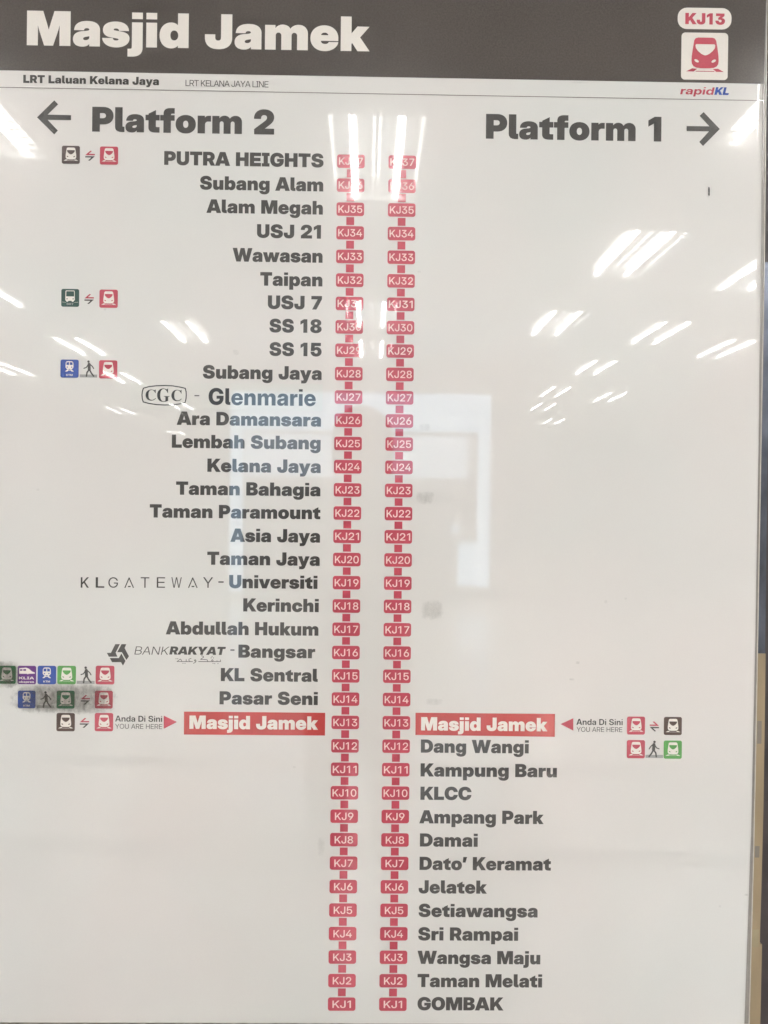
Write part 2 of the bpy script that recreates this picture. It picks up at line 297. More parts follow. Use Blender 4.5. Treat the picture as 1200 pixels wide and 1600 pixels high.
  'p': (1280, '86,-418 86,1056 482,1056 482,924 487,924 ~518,976 ~603,1045 ~714,1080 782,1080 ~915,1080 ~1118,940 ~1234,692 1234,530 ~1234,362 ~1121,113 ~917,-24 778,-24 ~708,-24 ~596,18 ~514,98 490,156 486,156 486,-418|659,290 ~714,290 ~790,349 ~830,457 830,530 ~830,603 ~790,709 ~714,768 659,768 ~605,768 ~520,709 ~472,603 472,530 ~472,457 ~520,349 ~605,290'),
  'r': (852, '86,0 86,1056 474,1056 474,864 476,864 ~505,971 ~627,1056 736,1056 ~765,1056 ~812,1056 836,1056 836,736 ~815,736 ~728,736 690,736 ~628,736 ~536,680 ~486,577 486,506 486,0'),
  's': (1144, '584,-27 ~427,-27 ~188,66 ~47,234 36,345 430,345 ~437,298 ~514,239 578,239 ~637,239 ~702,276 702,307 ~702,333 ~644,367 584,377 386,409 ~227,435 ~60,595 60,723 ~60,832 ~179,991 ~404,1077 562,1077 ~722,1077 ~951,986 ~1077,820 1080,705 716,705 ~715,751 ~636,813 578,813 ~520,813 ~458,774 458,745 ~458,720 ~509,685 556,677 782,639 ~949,611 ~1108,472 1108,353 ~1108,241 ~978,70 ~742,-27'),
  't': (856, '816,1056 816,752 20,752 20,1056|198,1134 598,1344 598,386 ~598,339 ~635,304 690,304 ~717,304 ~800,304 816,304 816,0 ~789,0 ~664,0 596,0 ~388,0 ~198,151 198,316'),
  'u': (1266, '442,-24 ~325,-24 ~166,77 ~86,263 86,390 86,1056 486,1056 486,480 ~486,401 ~563,314 633,314 ~680,314 ~746,354 ~780,435 780,496 780,1056 1180,1056 1180,0 785,0 785,291 837,291 ~788,153 ~603,-24'),
  'v': (1208, '374,0 -4,1056 412,1056 541,608 ~572,500 ~629,284 657,176 562,176 ~589,284 ~644,500 674,608 800,1056 1212,1056 834,0'),
  'w': (1792, '320,0 -4,1056 416,1056 482,768 ~509,649 ~559,390 584,264 531,264 ~560,390 ~619,649 649,768 722,1056 1070,1056 1143,768 ~1173,649 ~1232,390 1261,264 1210,264 ~1234,390 ~1281,648 1306,768 1368,1056 1796,1056 1472,0 1060,0 951,368 ~936,421 ~907,532 ~879,647 864,704 928,704 ~914,647 ~885,532 ~857,421 841,368 732,0'),
  'y': (1208, '127,-418 127,-114 287,-114 ~324,-114 ~363,-96 ~385,-53 396,-16 401,0 -4,1056 412,1056 545,608 ~577,501 ~634,284 662,176 547,176 ~573,284 ~629,502 662,608 800,1056 1212,1056 766,-134 ~728,-237 ~630,-362 ~494,-418 399,-418 ~333,-418 ~193,-418'),
  '’': (527, '64,880 125,1490 495,1490 339,880'),
 },
 'bold': {
  ' ': (550, ''),
  'A': (1461, '9,0 532,1490 928,1490 1451,0 1110,0 876,725 ~833,868 ~742,1171 689,1364 774,1364 ~719,1171 ~628,868 583,725 341,0|341,325 341,571 1120,571 1120,325'),
  'B': (1320, '111,0 111,1490 708,1490 ~868,1490 ~1093,1394 ~1209,1222 1209,1107 ~1209,1021 ~1144,888 ~1024,800 942,779 942,777 ~1033,769 ~1179,680 ~1264,526 1264,420 ~1264,296 ~1145,106 ~911,0 742,0|412,242 699,242 ~818,242 ~950,344 950,437 ~950,499 ~892,590 ~782,639 704,639 412,639|412,871 685,871 ~753,871 ~850,917 ~903,1002 903,1059 ~903,1146 ~787,1248 685,1248 412,1248'),
  'G': (1507, '772,-24 ~561,-24 ~242,168 ~63,514 63,744 ~63,982 ~247,1328 ~567,1514 767,1514 ~895,1514 ~1121,1439 ~1296,1300 ~1408,1108 1422,991 1110,991 ~1097,1048 ~1041,1141 ~954,1207 ~843,1242 776,1242 ~651,1242 ~470,1121 ~373,898 373,744 ~373,591 ~471,369 ~653,248 780,248 ~884,248 ~1042,327 ~1131,470 1131,564 1204,558 806,558 806,792 1432,792 1432,602 ~1432,417 ~1263,135 ~965,-24'),
  'I': (802, '64,0 64,250 247,250 247,1240 64,1240 64,1490 738,1490 738,1240 555,1240 555,250 738,250 738,0'),
  'K': (1404, '333,311 333,692 ~384,754 ~486,876 ~589,998 640,1060 1008,1490 1377,1490 748,764 724,764|111,0 111,1490 419,1490 419,1078 419,701 419,555 419,0|1037,0 592,675 777,909 1392,0'),
  'L': (1140, '111,0 111,1490 419,1490 419,264 1096,264 1096,0'),
  'M': (1831, '111,0 111,1490 560,1490 806,796 ~821,749 ~863,612 ~907,463 ~944,327 956,282 879,282 ~891,327 ~928,463 ~972,612 ~1013,749 1027,796 1270,1490 1719,1490 1719,0 1417,0 1417,708 ~1417,758 ~1421,896 ~1425,1053 ~1429,1214 1430,1286 1467,1286 ~1444,1207 ~1395,1041 ~1349,885 ~1308,754 1293,708 1041,0 791,0 536,708 ~521,754 ~479,885 ~432,1041 ~381,1207 357,1286 401,1286 ~402,1214 ~406,1053 ~410,896 ~413,758 413,708 413,0'),
  'R': (1332, '111,0 111,1490 707,1490 ~875,1490 ~1120,1371 ~1253,1152 1253,1001 ~1253,854 ~1113,638 ~860,521 689,521 296,521 296,768 689,768 ~770,768 ~888,826 ~952,931 952,1001 ~952,1073 ~888,1176 ~770,1234 688,1234 419,1234 419,0|956,0 615,673 938,673 1286,0'),
  'T': (1301, '45,1226 45,1490 1256,1490 1256,1226 805,1226 805,0 497,0 497,1226'),
  'a': (1132, '427,-18 ~322,-18 ~158,52 ~64,193 64,298 ~64,387 ~130,506 ~245,579 ~394,617 476,624 ~573,634 ~687,652 ~737,686 737,720 737,727 ~737,766 ~695,825 ~618,859 564,859 ~510,859 ~427,825 ~379,763 375,722 98,722 ~105,831 ~220,991 ~428,1078 573,1078 ~681,1078 ~851,1029 ~968,935 ~1028,801 1028,716 1028,0 740,0 740,149 736,149 ~708,97 ~626,23 ~508,-18|509,187 ~580,187 ~683,239 ~739,329 739,386 739,492 ~726,485 ~684,472 ~628,461 ~562,449 527,444 ~476,436 ~394,403 ~346,348 346,306 ~346,269 ~386,215 ~460,187'),
  'd': (1224, '515,-22 ~377,-22 ~171,116 ~58,364 58,529 ~58,692 ~173,939 ~378,1078 513,1078 ~582,1078 ~698,1041 ~790,967 824,910 825,910 825,1490 1119,1490 1119,0 829,0 829,162 828,162 ~797,101 ~704,18 ~584,-22|591,218 ~666,218 ~777,295 ~839,435 839,529 ~839,624 ~777,763 ~666,840 591,840 ~520,840 ~414,766 ~355,628 355,529 ~355,430 ~414,291 ~520,218'),
  'e': (1150, '586,-24 ~426,-24 ~189,117 ~58,367 58,527 ~58,689 ~191,938 ~425,1080 576,1080 ~693,1080 ~883,1001 ~1021,854 ~1096,654 1096,533 1096,454 163,454 163,642 954,642 821,597 ~821,677 ~763,793 ~656,856 582,856 ~509,856 ~403,793 ~345,677 345,597 345,469 ~345,387 ~404,264 ~516,197 595,197 ~653,197 ~742,230 ~803,291 816,332 1085,332 ~1066,227 ~926,67 ~714,-24'),
  'i': (503, '104,0 104,1056 399,1056 399,0|104,1490 399,1490 399,1308 104,1308'),
  'k': (1127, '371,304 371,652 402,652 772,1056 1118,1056 639,525 571,525|104,0 104,1490 399,1490 399,0|795,0 461,460 656,665 1140,0'),
  'l': (559, '446,0 ~265,0 ~104,133 104,286 104,1490 399,1490 399,314 ~399,265 ~439,226 488,226 ~498,226 ~522,226 531,226 531,0 ~510,0 ~467,0'),
  'm': (1810, '104,0 104,1056 388,1056 388,818 370,818 ~398,906 ~500,1021 ~634,1078 708,1078 ~829,1078 ~1007,939 1026,818 995,818 ~1015,899 ~1117,1015 ~1264,1078 1350,1078 ~1452,1078 ~1613,990 ~1705,821 1705,700 1705,0 1411,0 1411,646 ~1411,741 ~1308,835 1232,835 ~1176,835 ~1092,785 ~1047,696 1047,636 1047,0 763,0 763,654 ~763,736 ~665,835 587,835 ~535,835 ~450,786 ~399,691 399,623 399,0'),
  'n': (1199, '399,587 399,0 104,0 104,1056 394,1056 394,781 344,781 ~394,921 ~580,1078 724,1078 ~837,1078 ~1003,981 ~1094,795 1094,661 1094,0 800,0 800,607 ~800,713 ~699,824 606,824 ~545,824 ~451,774 ~399,669'),
  'p': (1224, '104,-418 104,1056 395,1056 395,913 398,913 ~431,968 ~524,1041 ~643,1078 711,1078 ~846,1078 ~1051,939 ~1166,692 1166,529 ~1166,364 ~1052,116 ~848,-22 709,-22 ~640,-22 ~523,18 ~432,98 402,158 399,158 399,-418|633,218 ~705,218 ~810,291 ~869,430 869,529 ~869,628 ~810,766 ~705,840 633,840 ~559,840 ~446,763 ~385,624 385,529 ~385,435 ~446,295 ~559,218'),
  'r': (764, '104,0 104,1056 388,1056 388,876 391,876 ~420,971 ~544,1063 649,1063 ~675,1063 ~718,1062 736,1061 736,810 ~720,811 ~647,815 609,815 ~549,815 ~453,760 ~399,652 399,572 399,0'),
  's': (1065, '543,-26 ~406,-26 ~192,59 ~64,219 54,332 344,332 ~352,263 ~452,185 538,185 ~620,185 ~713,247 713,296 ~713,338 ~642,390 577,402 392,438 ~238,468 ~78,624 78,746 ~78,846 ~187,996 ~388,1078 526,1078 ~663,1078 ~867,991 ~982,831 985,721 712,721 ~711,785 ~613,869 534,869 ~458,869 ~372,804 372,757 ~372,716 ~440,664 500,651 700,612 ~860,581 ~1011,440 1011,323 ~1011,218 ~892,61 ~681,-26'),
 },
 'semi': {
  '0': (1320, '660,-24 ~483,-24 ~231,164 ~97,508 97,744 ~97,981 ~231,1326 ~483,1514 660,1514 ~837,1514 ~1089,1326 ~1223,981 1223,744 ~1223,508 ~1089,164 ~837,-24|660,182 ~765,182 ~912,318 ~989,569 989,744 ~989,920 ~912,1172 ~765,1308 660,1308 ~555,1308 ~408,1172 ~331,920 331,744 ~331,569 ~408,318 ~555,182'),
  '1': (1170, '762,1490 762,0 523,0 523,1252 521,1252 161,1019 161,1249 532,1490'),
  '2': (1320, '148,0 148,191 687,666 ~767,738 ~877,854 ~935,972 935,1044 ~935,1125 ~869,1244 ~748,1308 665,1308 ~575,1308 ~446,1231 ~378,1090 378,992 148,992 ~148,1148 ~275,1383 ~507,1514 664,1514 ~811,1514 ~1038,1399 ~1167,1193 1167,1056 ~1167,956 ~1093,785 ~948,620 841,526 485,209 485,207 1175,207 1175,0'),
  '3': (1320, '663,-24 ~495,-24 ~249,109 ~117,339 117,481 358,481 ~358,389 ~431,253 ~567,178 659,178 ~747,178 ~880,250 ~954,379 954,462 ~954,548 ~872,670 ~722,735 618,735 423,735 423,902 818,1281 818,1283 208,1283 208,1490 1120,1490 1120,1288 638,829 638,880 ~822,894 ~1070,791 ~1195,590 1195,457 ~1195,316 ~1060,99 ~821,-24'),
  '4': (1320, '61,339 61,535 744,1490 997,1490 324,543 324,541 1258,541 1258,339|813,0 813,398 813,488 813,929 1045,929 1045,0'),
  '5': (1320, '662,-21 ~511,-21 ~274,98 ~134,309 126,446 365,446 ~371,370 ~450,250 ~581,181 663,181 ~750,181 ~879,261 ~953,401 953,491 ~953,582 ~882,723 ~756,802 672,802 ~562,802 ~406,712 377,628 146,628 194,1490 1104,1490 1104,1283 415,1283 384,869 386,869 ~450,937 ~613,1002 711,1002 ~813,1002 ~987,927 ~1117,791 ~1189,606 1189,496 ~1189,345 ~1057,111 ~820,-21'),
  '6': (1320, '664,-23 ~509,-23 ~270,107 ~135,337 135,488 ~135,603 ~245,846 359,1009 698,1490 968,1490 468,797 433,797 ~454,835 ~519,913 ~627,966 709,966 ~849,966 ~1064,844 ~1185,626 1185,482 ~1185,334 ~1052,106 ~818,-23|659,180 ~742,180 ~873,260 ~950,397 950,482 ~950,567 ~873,702 ~742,781 659,781 ~577,781 ~446,702 ~370,567 370,482 ~370,397 ~446,260 ~577,180'),
  '7': (1320, '263,0 910,1277 910,1279 160,1279 160,1490 1160,1490 1160,1276 517,0'),
  '8': (1320, '660,-24 ~501,-24 ~259,83 ~122,274 122,398 ~122,499 ~210,661 ~364,765 463,777 463,776 ~334,798 ~174,977 174,1112 ~174,1229 ~299,1411 ~518,1514 660,1514 ~802,1514 ~1021,1411 ~1145,1230 1145,1112 ~1145,978 ~985,798 857,776 857,777 ~956,765 ~1110,660 ~1198,498 1198,398 ~1198,274 ~1061,83 ~819,-24|660,170 ~747,170 ~878,231 ~950,341 950,413 ~950,488 ~876,604 ~745,670 660,670 ~575,670 ~444,604 ~368,488 368,413 ~368,340 ~441,231 ~572,170|660,864 ~734,864 ~845,920 ~907,1024 907,1092 ~907,1160 ~845,1261 ~734,1318 660,1318 ~585,1318 ~474,1261 ~412,1160 412,1092 ~412,1024 ~474,921 ~586,864'),
  '9': (1320, '656,1513 ~812,1513 ~1050,1383 ~1185,1153 1185,1002 ~1185,887 ~1076,644 961,481 622,0 352,0 852,693 887,693 ~866,655 ~801,577 ~694,524 611,524 ~472,524 ~256,647 ~135,865 135,1008 ~135,1156 ~268,1384 ~503,1513|661,1310 ~579,1310 ~447,1230 ~370,1093 370,1008 ~370,924 ~447,788 ~579,709 661,709 ~743,709 ~874,788 ~950,924 950,1008 ~950,1093 ~874,1230 ~743,1310'),
  'J': (1125, '532,-21 ~320,-21 ~66,217 66,438 66,529 305,529 305,437 ~305,318 ~427,192 530,192 ~632,192 ~754,318 754,437 754,1490 1002,1490 1002,435 ~1002,215 ~746,-21'),
  'K': (1355, '304,365 304,678 ~355,738 ~458,856 ~562,974 614,1034 1021,1490 1329,1490 697,786 679,786|128,0 128,1490 376,1490 376,1028 376,680 376,560 376,0|1048,0 555,717 706,908 1337,0'),
  'L': (1120, '128,0 128,1490 376,1490 376,215 1072,215 1072,0'),
 },
 'demi': {
  ' ': (550, ''),
  'A': (1452, '10,0 535,1490 918,1490 1442,0 1111,0 872,737 ~829,876 ~740,1174 686,1366 769,1366 ~714,1174 ~623,876 579,737 332,0|339,331 339,571 1114,571 1114,331'),
  'D': (1434, '635,0 252,0 252,253 619,253 ~772,253 ~971,367 ~1068,588 1068,746 ~1068,904 ~971,1123 ~774,1237 623,1237 245,1237 245,1490 642,1490 ~866,1490 ~1192,1309 ~1369,975 1369,746 ~1369,517 ~1192,182 ~864,0|413,1490 413,0 114,0 114,1490'),
  'S': (1331, '672,-24 ~483,-24 ~214,97 ~71,327 71,488 360,488 ~362,405 ~438,286 ~578,223 675,223 ~762,223 ~891,271 ~964,359 964,419 ~964,468 ~909,540 ~790,595 694,616 537,650 ~315,699 ~100,904 100,1063 ~100,1198 ~241,1401 ~494,1514 662,1514 ~832,1514 ~1081,1398 ~1219,1183 1224,1034 943,1034 ~935,1143 ~785,1267 663,1267 ~586,1267 ~467,1218 ~399,1133 399,1077 ~399,1030 ~452,963 ~567,911 659,891 803,859 ~922,833 ~1095,758 ~1206,655 ~1260,522 1260,438 ~1260,296 ~1118,88 ~854,-24'),
  'a': (1128, '429,-18 ~323,-18 ~159,52 ~65,193 65,298 ~65,388 ~131,506 ~246,579 ~396,616 478,624 ~575,634 ~689,652 ~739,686 739,720 739,727 ~739,767 ~696,829 ~618,864 562,864 ~506,864 ~422,828 ~372,765 368,723 98,723 ~105,831 ~220,991 ~427,1078 570,1078 ~677,1078 ~846,1029 ~962,935 ~1022,801 1022,717 1022,0 742,0 742,149 738,149 ~711,98 ~629,23 ~511,-18|506,183 ~580,183 ~685,237 ~741,329 741,387 741,495 ~728,488 ~685,475 ~628,463 ~561,451 524,446 ~473,438 ~390,405 ~340,348 340,305 ~340,267 ~381,212 ~456,183'),
  'd': (1219, '516,-22 ~378,-22 ~172,116 ~59,364 59,529 ~59,692 ~174,939 ~379,1078 514,1078 ~583,1078 ~699,1041 ~793,967 826,909 828,909 828,1490 1114,1490 1114,0 832,0 832,162 830,162 ~799,101 ~705,18 ~585,-22|589,212 ~665,212 ~779,290 ~842,433 842,529 ~842,625 ~779,767 ~665,845 589,845 ~516,845 ~408,771 ~348,630 348,529 ~348,428 ~408,287 ~516,212'),
  'i': (498, '106,0 106,1056 392,1056 392,0|106,1490 392,1490 392,1313 106,1313'),
  'n': (1194, '392,589 392,0 106,0 106,1056 387,1056 387,782 337,782 ~388,923 ~573,1078 716,1078 ~828,1078 ~995,981 ~1088,795 1088,661 1088,0 802,0 802,610 ~802,718 ~699,830 604,830 ~542,830 ~446,779 ~392,673'),
 },
 'heavy': {
  'G': (1512, '772,-24 ~554,-24 ~230,166 ~50,511 50,744 ~50,989 ~238,1333 ~563,1514 765,1514 ~898,1514 ~1132,1438 ~1313,1297 ~1426,1102 1438,982 1060,982 ~1051,1030 ~1005,1108 ~933,1162 ~838,1191 779,1191 ~666,1191 ~507,1085 ~424,886 424,744 ~424,603 ~508,404 ~669,299 784,299 ~878,299 ~1014,363 ~1086,476 1086,552 1167,545 793,545 793,815 1448,815 1448,611 ~1448,421 ~1277,135 ~973,-24'),
  'a': (1168, '417,-18 ~311,-18 ~149,50 ~56,189 56,294 ~56,384 ~119,505 ~232,581 ~381,621 464,628 ~559,635 ~673,655 ~722,690 722,721 722,726 ~722,756 ~688,801 ~625,826 580,826 ~535,826 ~467,799 ~428,748 424,713 96,713 ~104,828 ~222,992 ~439,1079 593,1079 ~710,1079 ~889,1030 ~1012,935 ~1075,798 1075,710 1075,0 727,0 727,148 723,148 ~691,90 ~604,16 ~491,-18|527,212 ~582,212 ~672,253 ~726,328 726,379 726,472 ~712,466 ~675,455 ~629,445 ~575,435 544,430 ~499,423 ~430,393 ~391,345 391,312 ~391,281 ~426,235 ~487,212'),
  'e': (1176, '598,-24 ~436,-24 ~189,117 ~51,367 51,528 ~51,689 ~189,939 ~432,1080 590,1080 ~709,1080 ~906,1001 ~1050,855 ~1129,656 1129,537 1129,441 164,441 164,650 963,650 801,609 ~801,675 ~752,769 ~662,820 598,820 ~536,820 ~445,769 ~397,675 397,609 397,452 ~397,384 ~448,284 ~544,230 611,230 ~660,230 ~738,257 ~791,306 803,339 1122,339 ~1103,233 ~956,69 ~733,-24'),
  'i': (543, '94,0 94,1056 450,1056 450,0|94,1490 450,1490 450,1269 94,1269'),
  'l': (603, '470,0 ~273,0 ~94,145 94,309 94,1490 450,1490 450,343 ~450,303 ~488,266 530,266 ~540,266 ~564,266 573,266 573,0 ~548,0 ~496,0'),
  'm': (1855, '94,0 94,1056 436,1056 436,808 420,808 ~446,901 ~548,1021 ~684,1079 759,1079 ~878,1079 ~1060,941 1077,808 1048,808 ~1066,896 ~1171,1017 ~1320,1079 1405,1079 ~1509,1079 ~1670,989 ~1762,820 1762,703 1762,0 1406,0 1406,623 ~1406,704 ~1320,792 1252,792 ~1205,792 ~1136,749 ~1098,671 1098,619 1098,0 758,0 758,626 ~758,702 ~674,792 606,792 ~561,792 ~490,750 ~450,670 450,613 450,0'),
  'n': (1238, '450,571 450,0 94,0 94,1056 445,1056 445,772 393,772 ~443,911 ~629,1079 782,1079 ~898,1079 ~1059,980 ~1144,794 1144,664 1144,0 788,0 788,589 ~788,680 ~702,776 622,776 ~569,776 ~491,732 ~450,641'),
  'r': (815, '94,0 94,1056 438,1056 438,869 441,869 ~470,971 ~592,1059 700,1059 ~727,1059 ~773,1058 794,1058 794,767 ~775,767 ~694,769 656,769 ~595,769 ~501,713 ~450,608 450,534 450,0'),
 },
 'regular': {
  ' ': (550, ''),
  'A': (1338, '20,0 570,1490 774,1490 1318,0 1126,0 813,898 ~782,987 ~705,1216 646,1402 698,1402 ~639,1216 ~562,987 530,898 208,0|304,418 304,578 1034,578 1034,418'),
  'E': (1187, '148,0 148,1490 1117,1490 1117,1330 328,1330 328,843 1059,843 1059,683 328,683 328,160 1117,160 1117,0'),
  'G': (1496, '771,-24 ~573,-24 ~266,173 ~90,520 90,744 ~90,970 ~265,1317 ~573,1514 771,1514 ~890,1514 ~1098,1440 ~1262,1305 ~1372,1120 1391,1008 1209,1008 ~1192,1083 ~1113,1207 ~997,1297 ~853,1346 771,1346 ~622,1346 ~396,1193 ~270,922 270,744 ~270,567 ~396,297 ~622,144 771,144 ~896,144 ~1100,256 ~1222,456 1222,588 1280,585 832,585 832,745 1400,745 1400,584 ~1400,410 ~1233,135 ~949,-24'),
  'H': (1450, '148,0 148,1490 328,1490 328,843 1122,843 1122,1490 1302,1490 1302,0 1122,0 1122,683 328,683 328,0'),
  'I': (694, '80,0 80,160 257,160 257,1330 80,1330 80,1490 614,1490 614,1330 437,1330 437,160 614,160 614,0'),
  'J': (1095, '515,-20 ~321,-20 ~75,210 75,424 75,504 255,504 255,424 ~255,285 ~398,140 515,140 ~632,140 ~775,285 775,424 775,1490 955,1490 955,424 ~955,210 ~709,-20'),
  'K': (1299, '270,426 270,662 ~322,720 ~426,833 ~531,947 584,1004 1036,1490 1274,1490 638,812 629,812|148,0 148,1490 328,1490 328,971 328,655 328,567 328,0|1061,0 514,765 625,907 1274,0'),
  'L': (1096, '148,0 148,1490 328,1490 328,160 1046,160 1046,0'),
  'N': (1454, '148,0 148,1490 355,1490 969,520 ~989,489 ~1050,387 ~1120,268 1152,210 1135,174 ~1133,227 ~1128,369 ~1126,497 1126,528 1126,1490 1306,1490 1306,0 1097,0 551,862 ~529,897 ~454,1019 ~354,1185 295,1284 316,1332 ~321,1216 ~326,1033 ~328,902 328,864 328,0'),
  'O': (1534, '767,-24 ~570,-24 ~264,174 ~90,521 90,744 ~90,969 ~264,1316 ~570,1514 767,1514 ~965,1514 ~1270,1316 ~1444,969 1444,744 ~1444,521 ~1270,174 ~965,-24|767,144 ~902,144 ~1128,283 ~1264,551 1264,744 ~1264,938 ~1128,1207 ~902,1346 767,1346 ~632,1346 ~406,1207 ~270,938 270,744 ~270,551 ~406,283 ~632,144'),
  'R': (1295, '148,0 148,1490 701,1490 ~857,1490 ~1084,1380 ~1207,1177 1207,1038 ~1207,899 ~1076,695 ~842,585 687,585 248,585 248,745 697,745 ~800,745 ~949,816 ~1029,948 1029,1038 ~1029,1129 ~948,1259 ~799,1330 695,1330 328,1330 328,0|1015,0 655,670 859,670 1225,0'),
  'T': (1250, '50,1330 50,1490 1200,1490 1200,1330 716,1330 716,0 536,0 536,1330'),
  'U': (1440, '720,-24 ~545,-24 ~284,114 ~140,353 140,506 140,1490 320,1490 320,520 ~320,411 ~416,241 ~596,144 720,144 ~845,144 ~1024,241 ~1120,411 1120,520 1120,1490 1300,1490 1300,506 ~1300,353 ~1156,114 ~896,-24'),
  'W': (1944, '426,0 20,1490 202,1490 443,560 ~462,488 ~496,344 ~528,200 542,128 521,128 ~536,200 ~568,344 ~603,488 622,560 868,1490 1076,1490 1320,560 ~1339,488 ~1375,344 ~1408,200 1423,128 1399,128 ~1414,200 ~1446,344 ~1482,488 1500,560 1740,1490 1924,1490 1516,0 1306,0 1045,960 ~1018,1060 ~973,1260 952,1360 990,1360 ~969,1260 ~925,1060 898,960 638,0'),
  'Y': (1316, '568,0 568,614 20,1490 228,1490 527,1008 ~572,936 ~656,792 698,720 621,720 ~662,792 ~747,936 791,1008 1089,1490 1296,1490 748,614 748,0'),
 },
 'light': {
  'A': (1310, '20,0 572,1490 743,1490 1290,0 1131,0 791,958 ~760,1045 ~687,1258 635,1419 679,1419 ~627,1258 ~554,1045 523,958 176,0|289,435 289,568 1021,568 1021,435'),
  'B': (1290, '153,0 153,1490 673,1490 ~819,1490 ~1031,1394 ~1145,1219 1145,1098 ~1145,1012 ~1084,882 ~973,794 898,769 898,767 ~982,753 ~1122,667 ~1206,519 1206,413 ~1206,288 ~1090,102 ~861,0 691,0|301,133 691,133 ~865,133 ~1055,276 1055,408 ~1055,496 ~967,623 ~807,691 699,691 301,691|301,823 690,823 ~786,823 ~924,890 ~998,1011 998,1090 ~998,1214 ~827,1357 679,1357 301,1357'),
  'K': (1257, '256,452 252,644 ~306,703 ~412,818 ~518,933 572,992 1035,1490 1232,1490 601,816 592,813|153,0 153,1490 301,1490 301,968 301,640 301,565 301,0|1055,0 499,779 593,894 1232,0'),
  'N': (1454, '153,0 153,1490 322,1490 984,482 ~1009,447 ~1073,344 ~1144,229 1177,172 1160,145 ~1158,197 ~1154,330 ~1152,453 1152,489 1152,1490 1301,1490 1301,0 1130,0 520,924 ~494,963 ~420,1081 ~326,1233 272,1321 292,1357 ~296,1256 ~300,1092 ~301,967 301,926 301,0'),
 },
 'serif': {
  'C': (697, '382,-16 ~282,-16 ~127,75 ~39,236 39,340 ~39,443 ~128,602 ~285,693 386,693 ~454,693 547,655 ~562,648 577,648 ~614,648 624,693 650,693 650,459 625,459 ~591,552 ~470,660 395,660 ~214,660 214,337 ~214,35 414,35 ~474,35 ~592,98 638,158 666,132 ~563,-16'),
  'G': (756, '399,-15 ~291,-15 ~130,73 ~41,233 41,341 ~41,445 ~130,603 ~285,693 383,693 ~461,693 550,656 ~565,649 577,649 ~594,649 ~614,670 624,693 651,693 651,458 625,458 ~604,519 ~534,609 ~446,660 398,660 ~217,660 217,339 ~217,182 ~319,19 410,19 ~467,19 ~510,62 510,106 510,190 ~510,237 ~470,270 410,271 410,295 745,295 745,271 ~696,270 ~664,238 664,191 664,43 ~533,-15'),
 },
}

def contour(s):
    pts = []
    for t in s.split():
        on = t[0] != '~'; x, y = t.lstrip('~').split(','); pts.append((float(x), float(y), on))
    q = []
    for i, p in enumerate(pts):
        n = pts[(i+1) % len(pts)]; q.append(p)
        if not p[2] and not n[2]: q.append(((p[0]+n[0])/2, (p[1]+n[1])/2, True))
    k = next(i for i, p in enumerate(q) if p[2]); q = q[k:]+q[:k]
    out = []; i = 0
    while i < len(q):
        p = q[i]; out.append((p[0], p[1]))
        c = q[(i+1) % len(q)]
        if not c[2]:
            e = q[(i+2) % len(q)]
            for t in (.2, .4, .6, .8):
                out.append(((1-t)**2*p[0]+2*t*(1-t)*c[0]+t*t*e[0], (1-t)**2*p[1]+2*t*(1-t)*c[1]+t*t*e[1]))
            i += 2
        else: i += 1
    return out

def heavier(pl, d):
    """push an outline outwards (clockwise outside, counter-clockwise holes) by d units"""
    pl = [p for i, p in enumerate(pl) if math.dist(p, pl[i-1]) > .5]
    out = []
    for i, (x, y) in enumerate(pl):
        (ax, ay), (bx, by) = pl[i-1], pl[(i+1) % len(pl)]
        l1, l2 = math.dist((x, y), (ax, ay)), math.dist((x, y), (bx, by))
        n1 = (-(y-ay)/l1, (x-ax)/l1); n2 = (-(by-y)/l2, (bx-x)/l2)
        k = 1+n1[0]*n2[0]+n1[1]*n2[1]
        k = 1/max(k, .5)
        out.append((x+(n1[0]+n2[0])*d*k, y+(n1[1]+n2[1])*d*k))
    return out
WEIGHT = {'black': 20, 'bold': 8}

_cache = {}
def glyph(font, ch):
    if (font, ch) not in _cache:
        adv, s = GLYPHS[font][ch]
        d = WEIGHT.get(font, 0); cs = [contour(c) for c in s.split('|')] if s else []
        if d: cs = [[(x, (y+d)*1490/(1490+2*d)) for x, y in heavier(c, d)] for c in cs]; adv += d*.6
        v, t = fill2d(cs) if cs else ([], [])
        _cache[font, ch] = (adv, v, t)
    return _cache[font, ch]

def word(s, font, x0, x1, base, cap, mode='scale', shear=0):
    """flat lettering set between x0 and x1 on a baseline -> verts (x, z) and tris, in mm"""
    glyphs = [glyph(font, c) for c in s]
    if mode == 'box':
        _, v, t = glyphs[0]
        ax, bx = min(p[0] for p in v), max(p[0] for p in v); ay, by = min(p[1] for p in v), max(p[1] for p in v)
        return [(x0+(x-ax)/(bx-ax)*(x1-x0), base+(y-ay)/(by-ay)*cap) for x, y in v], t
    k = cap/1490; pen = 0; P = []; n = 0
    for adv, v, t in glyphs:
        P.append(pen); pen += adv*k
    lo = min(P[i]+k*p[0] for i, g in enumerate(glyphs) for p in g[1][:] if i == 0)
    hi = max(P[-1]+k*p[0] for p in glyphs[-1][1])
    want = x1-x0-(shear*cap*.6 if shear else 0)
    sx, tr = 1, 0
    if mode == 'scale': sx = want/(hi-lo)
    else: tr = (want-(hi-lo))/(len(s)-1)
    V, T = [], []
    for i, (adv, v, t) in enumerate(glyphs):
        b = len(V)
        for x, y in v:
            V.append((x0+(P[i]+k*x-lo)*sx+tr*i+shear*y*k, base+y*k))
        T += [tuple(b+j for j in f) for f in t]
    return V, T

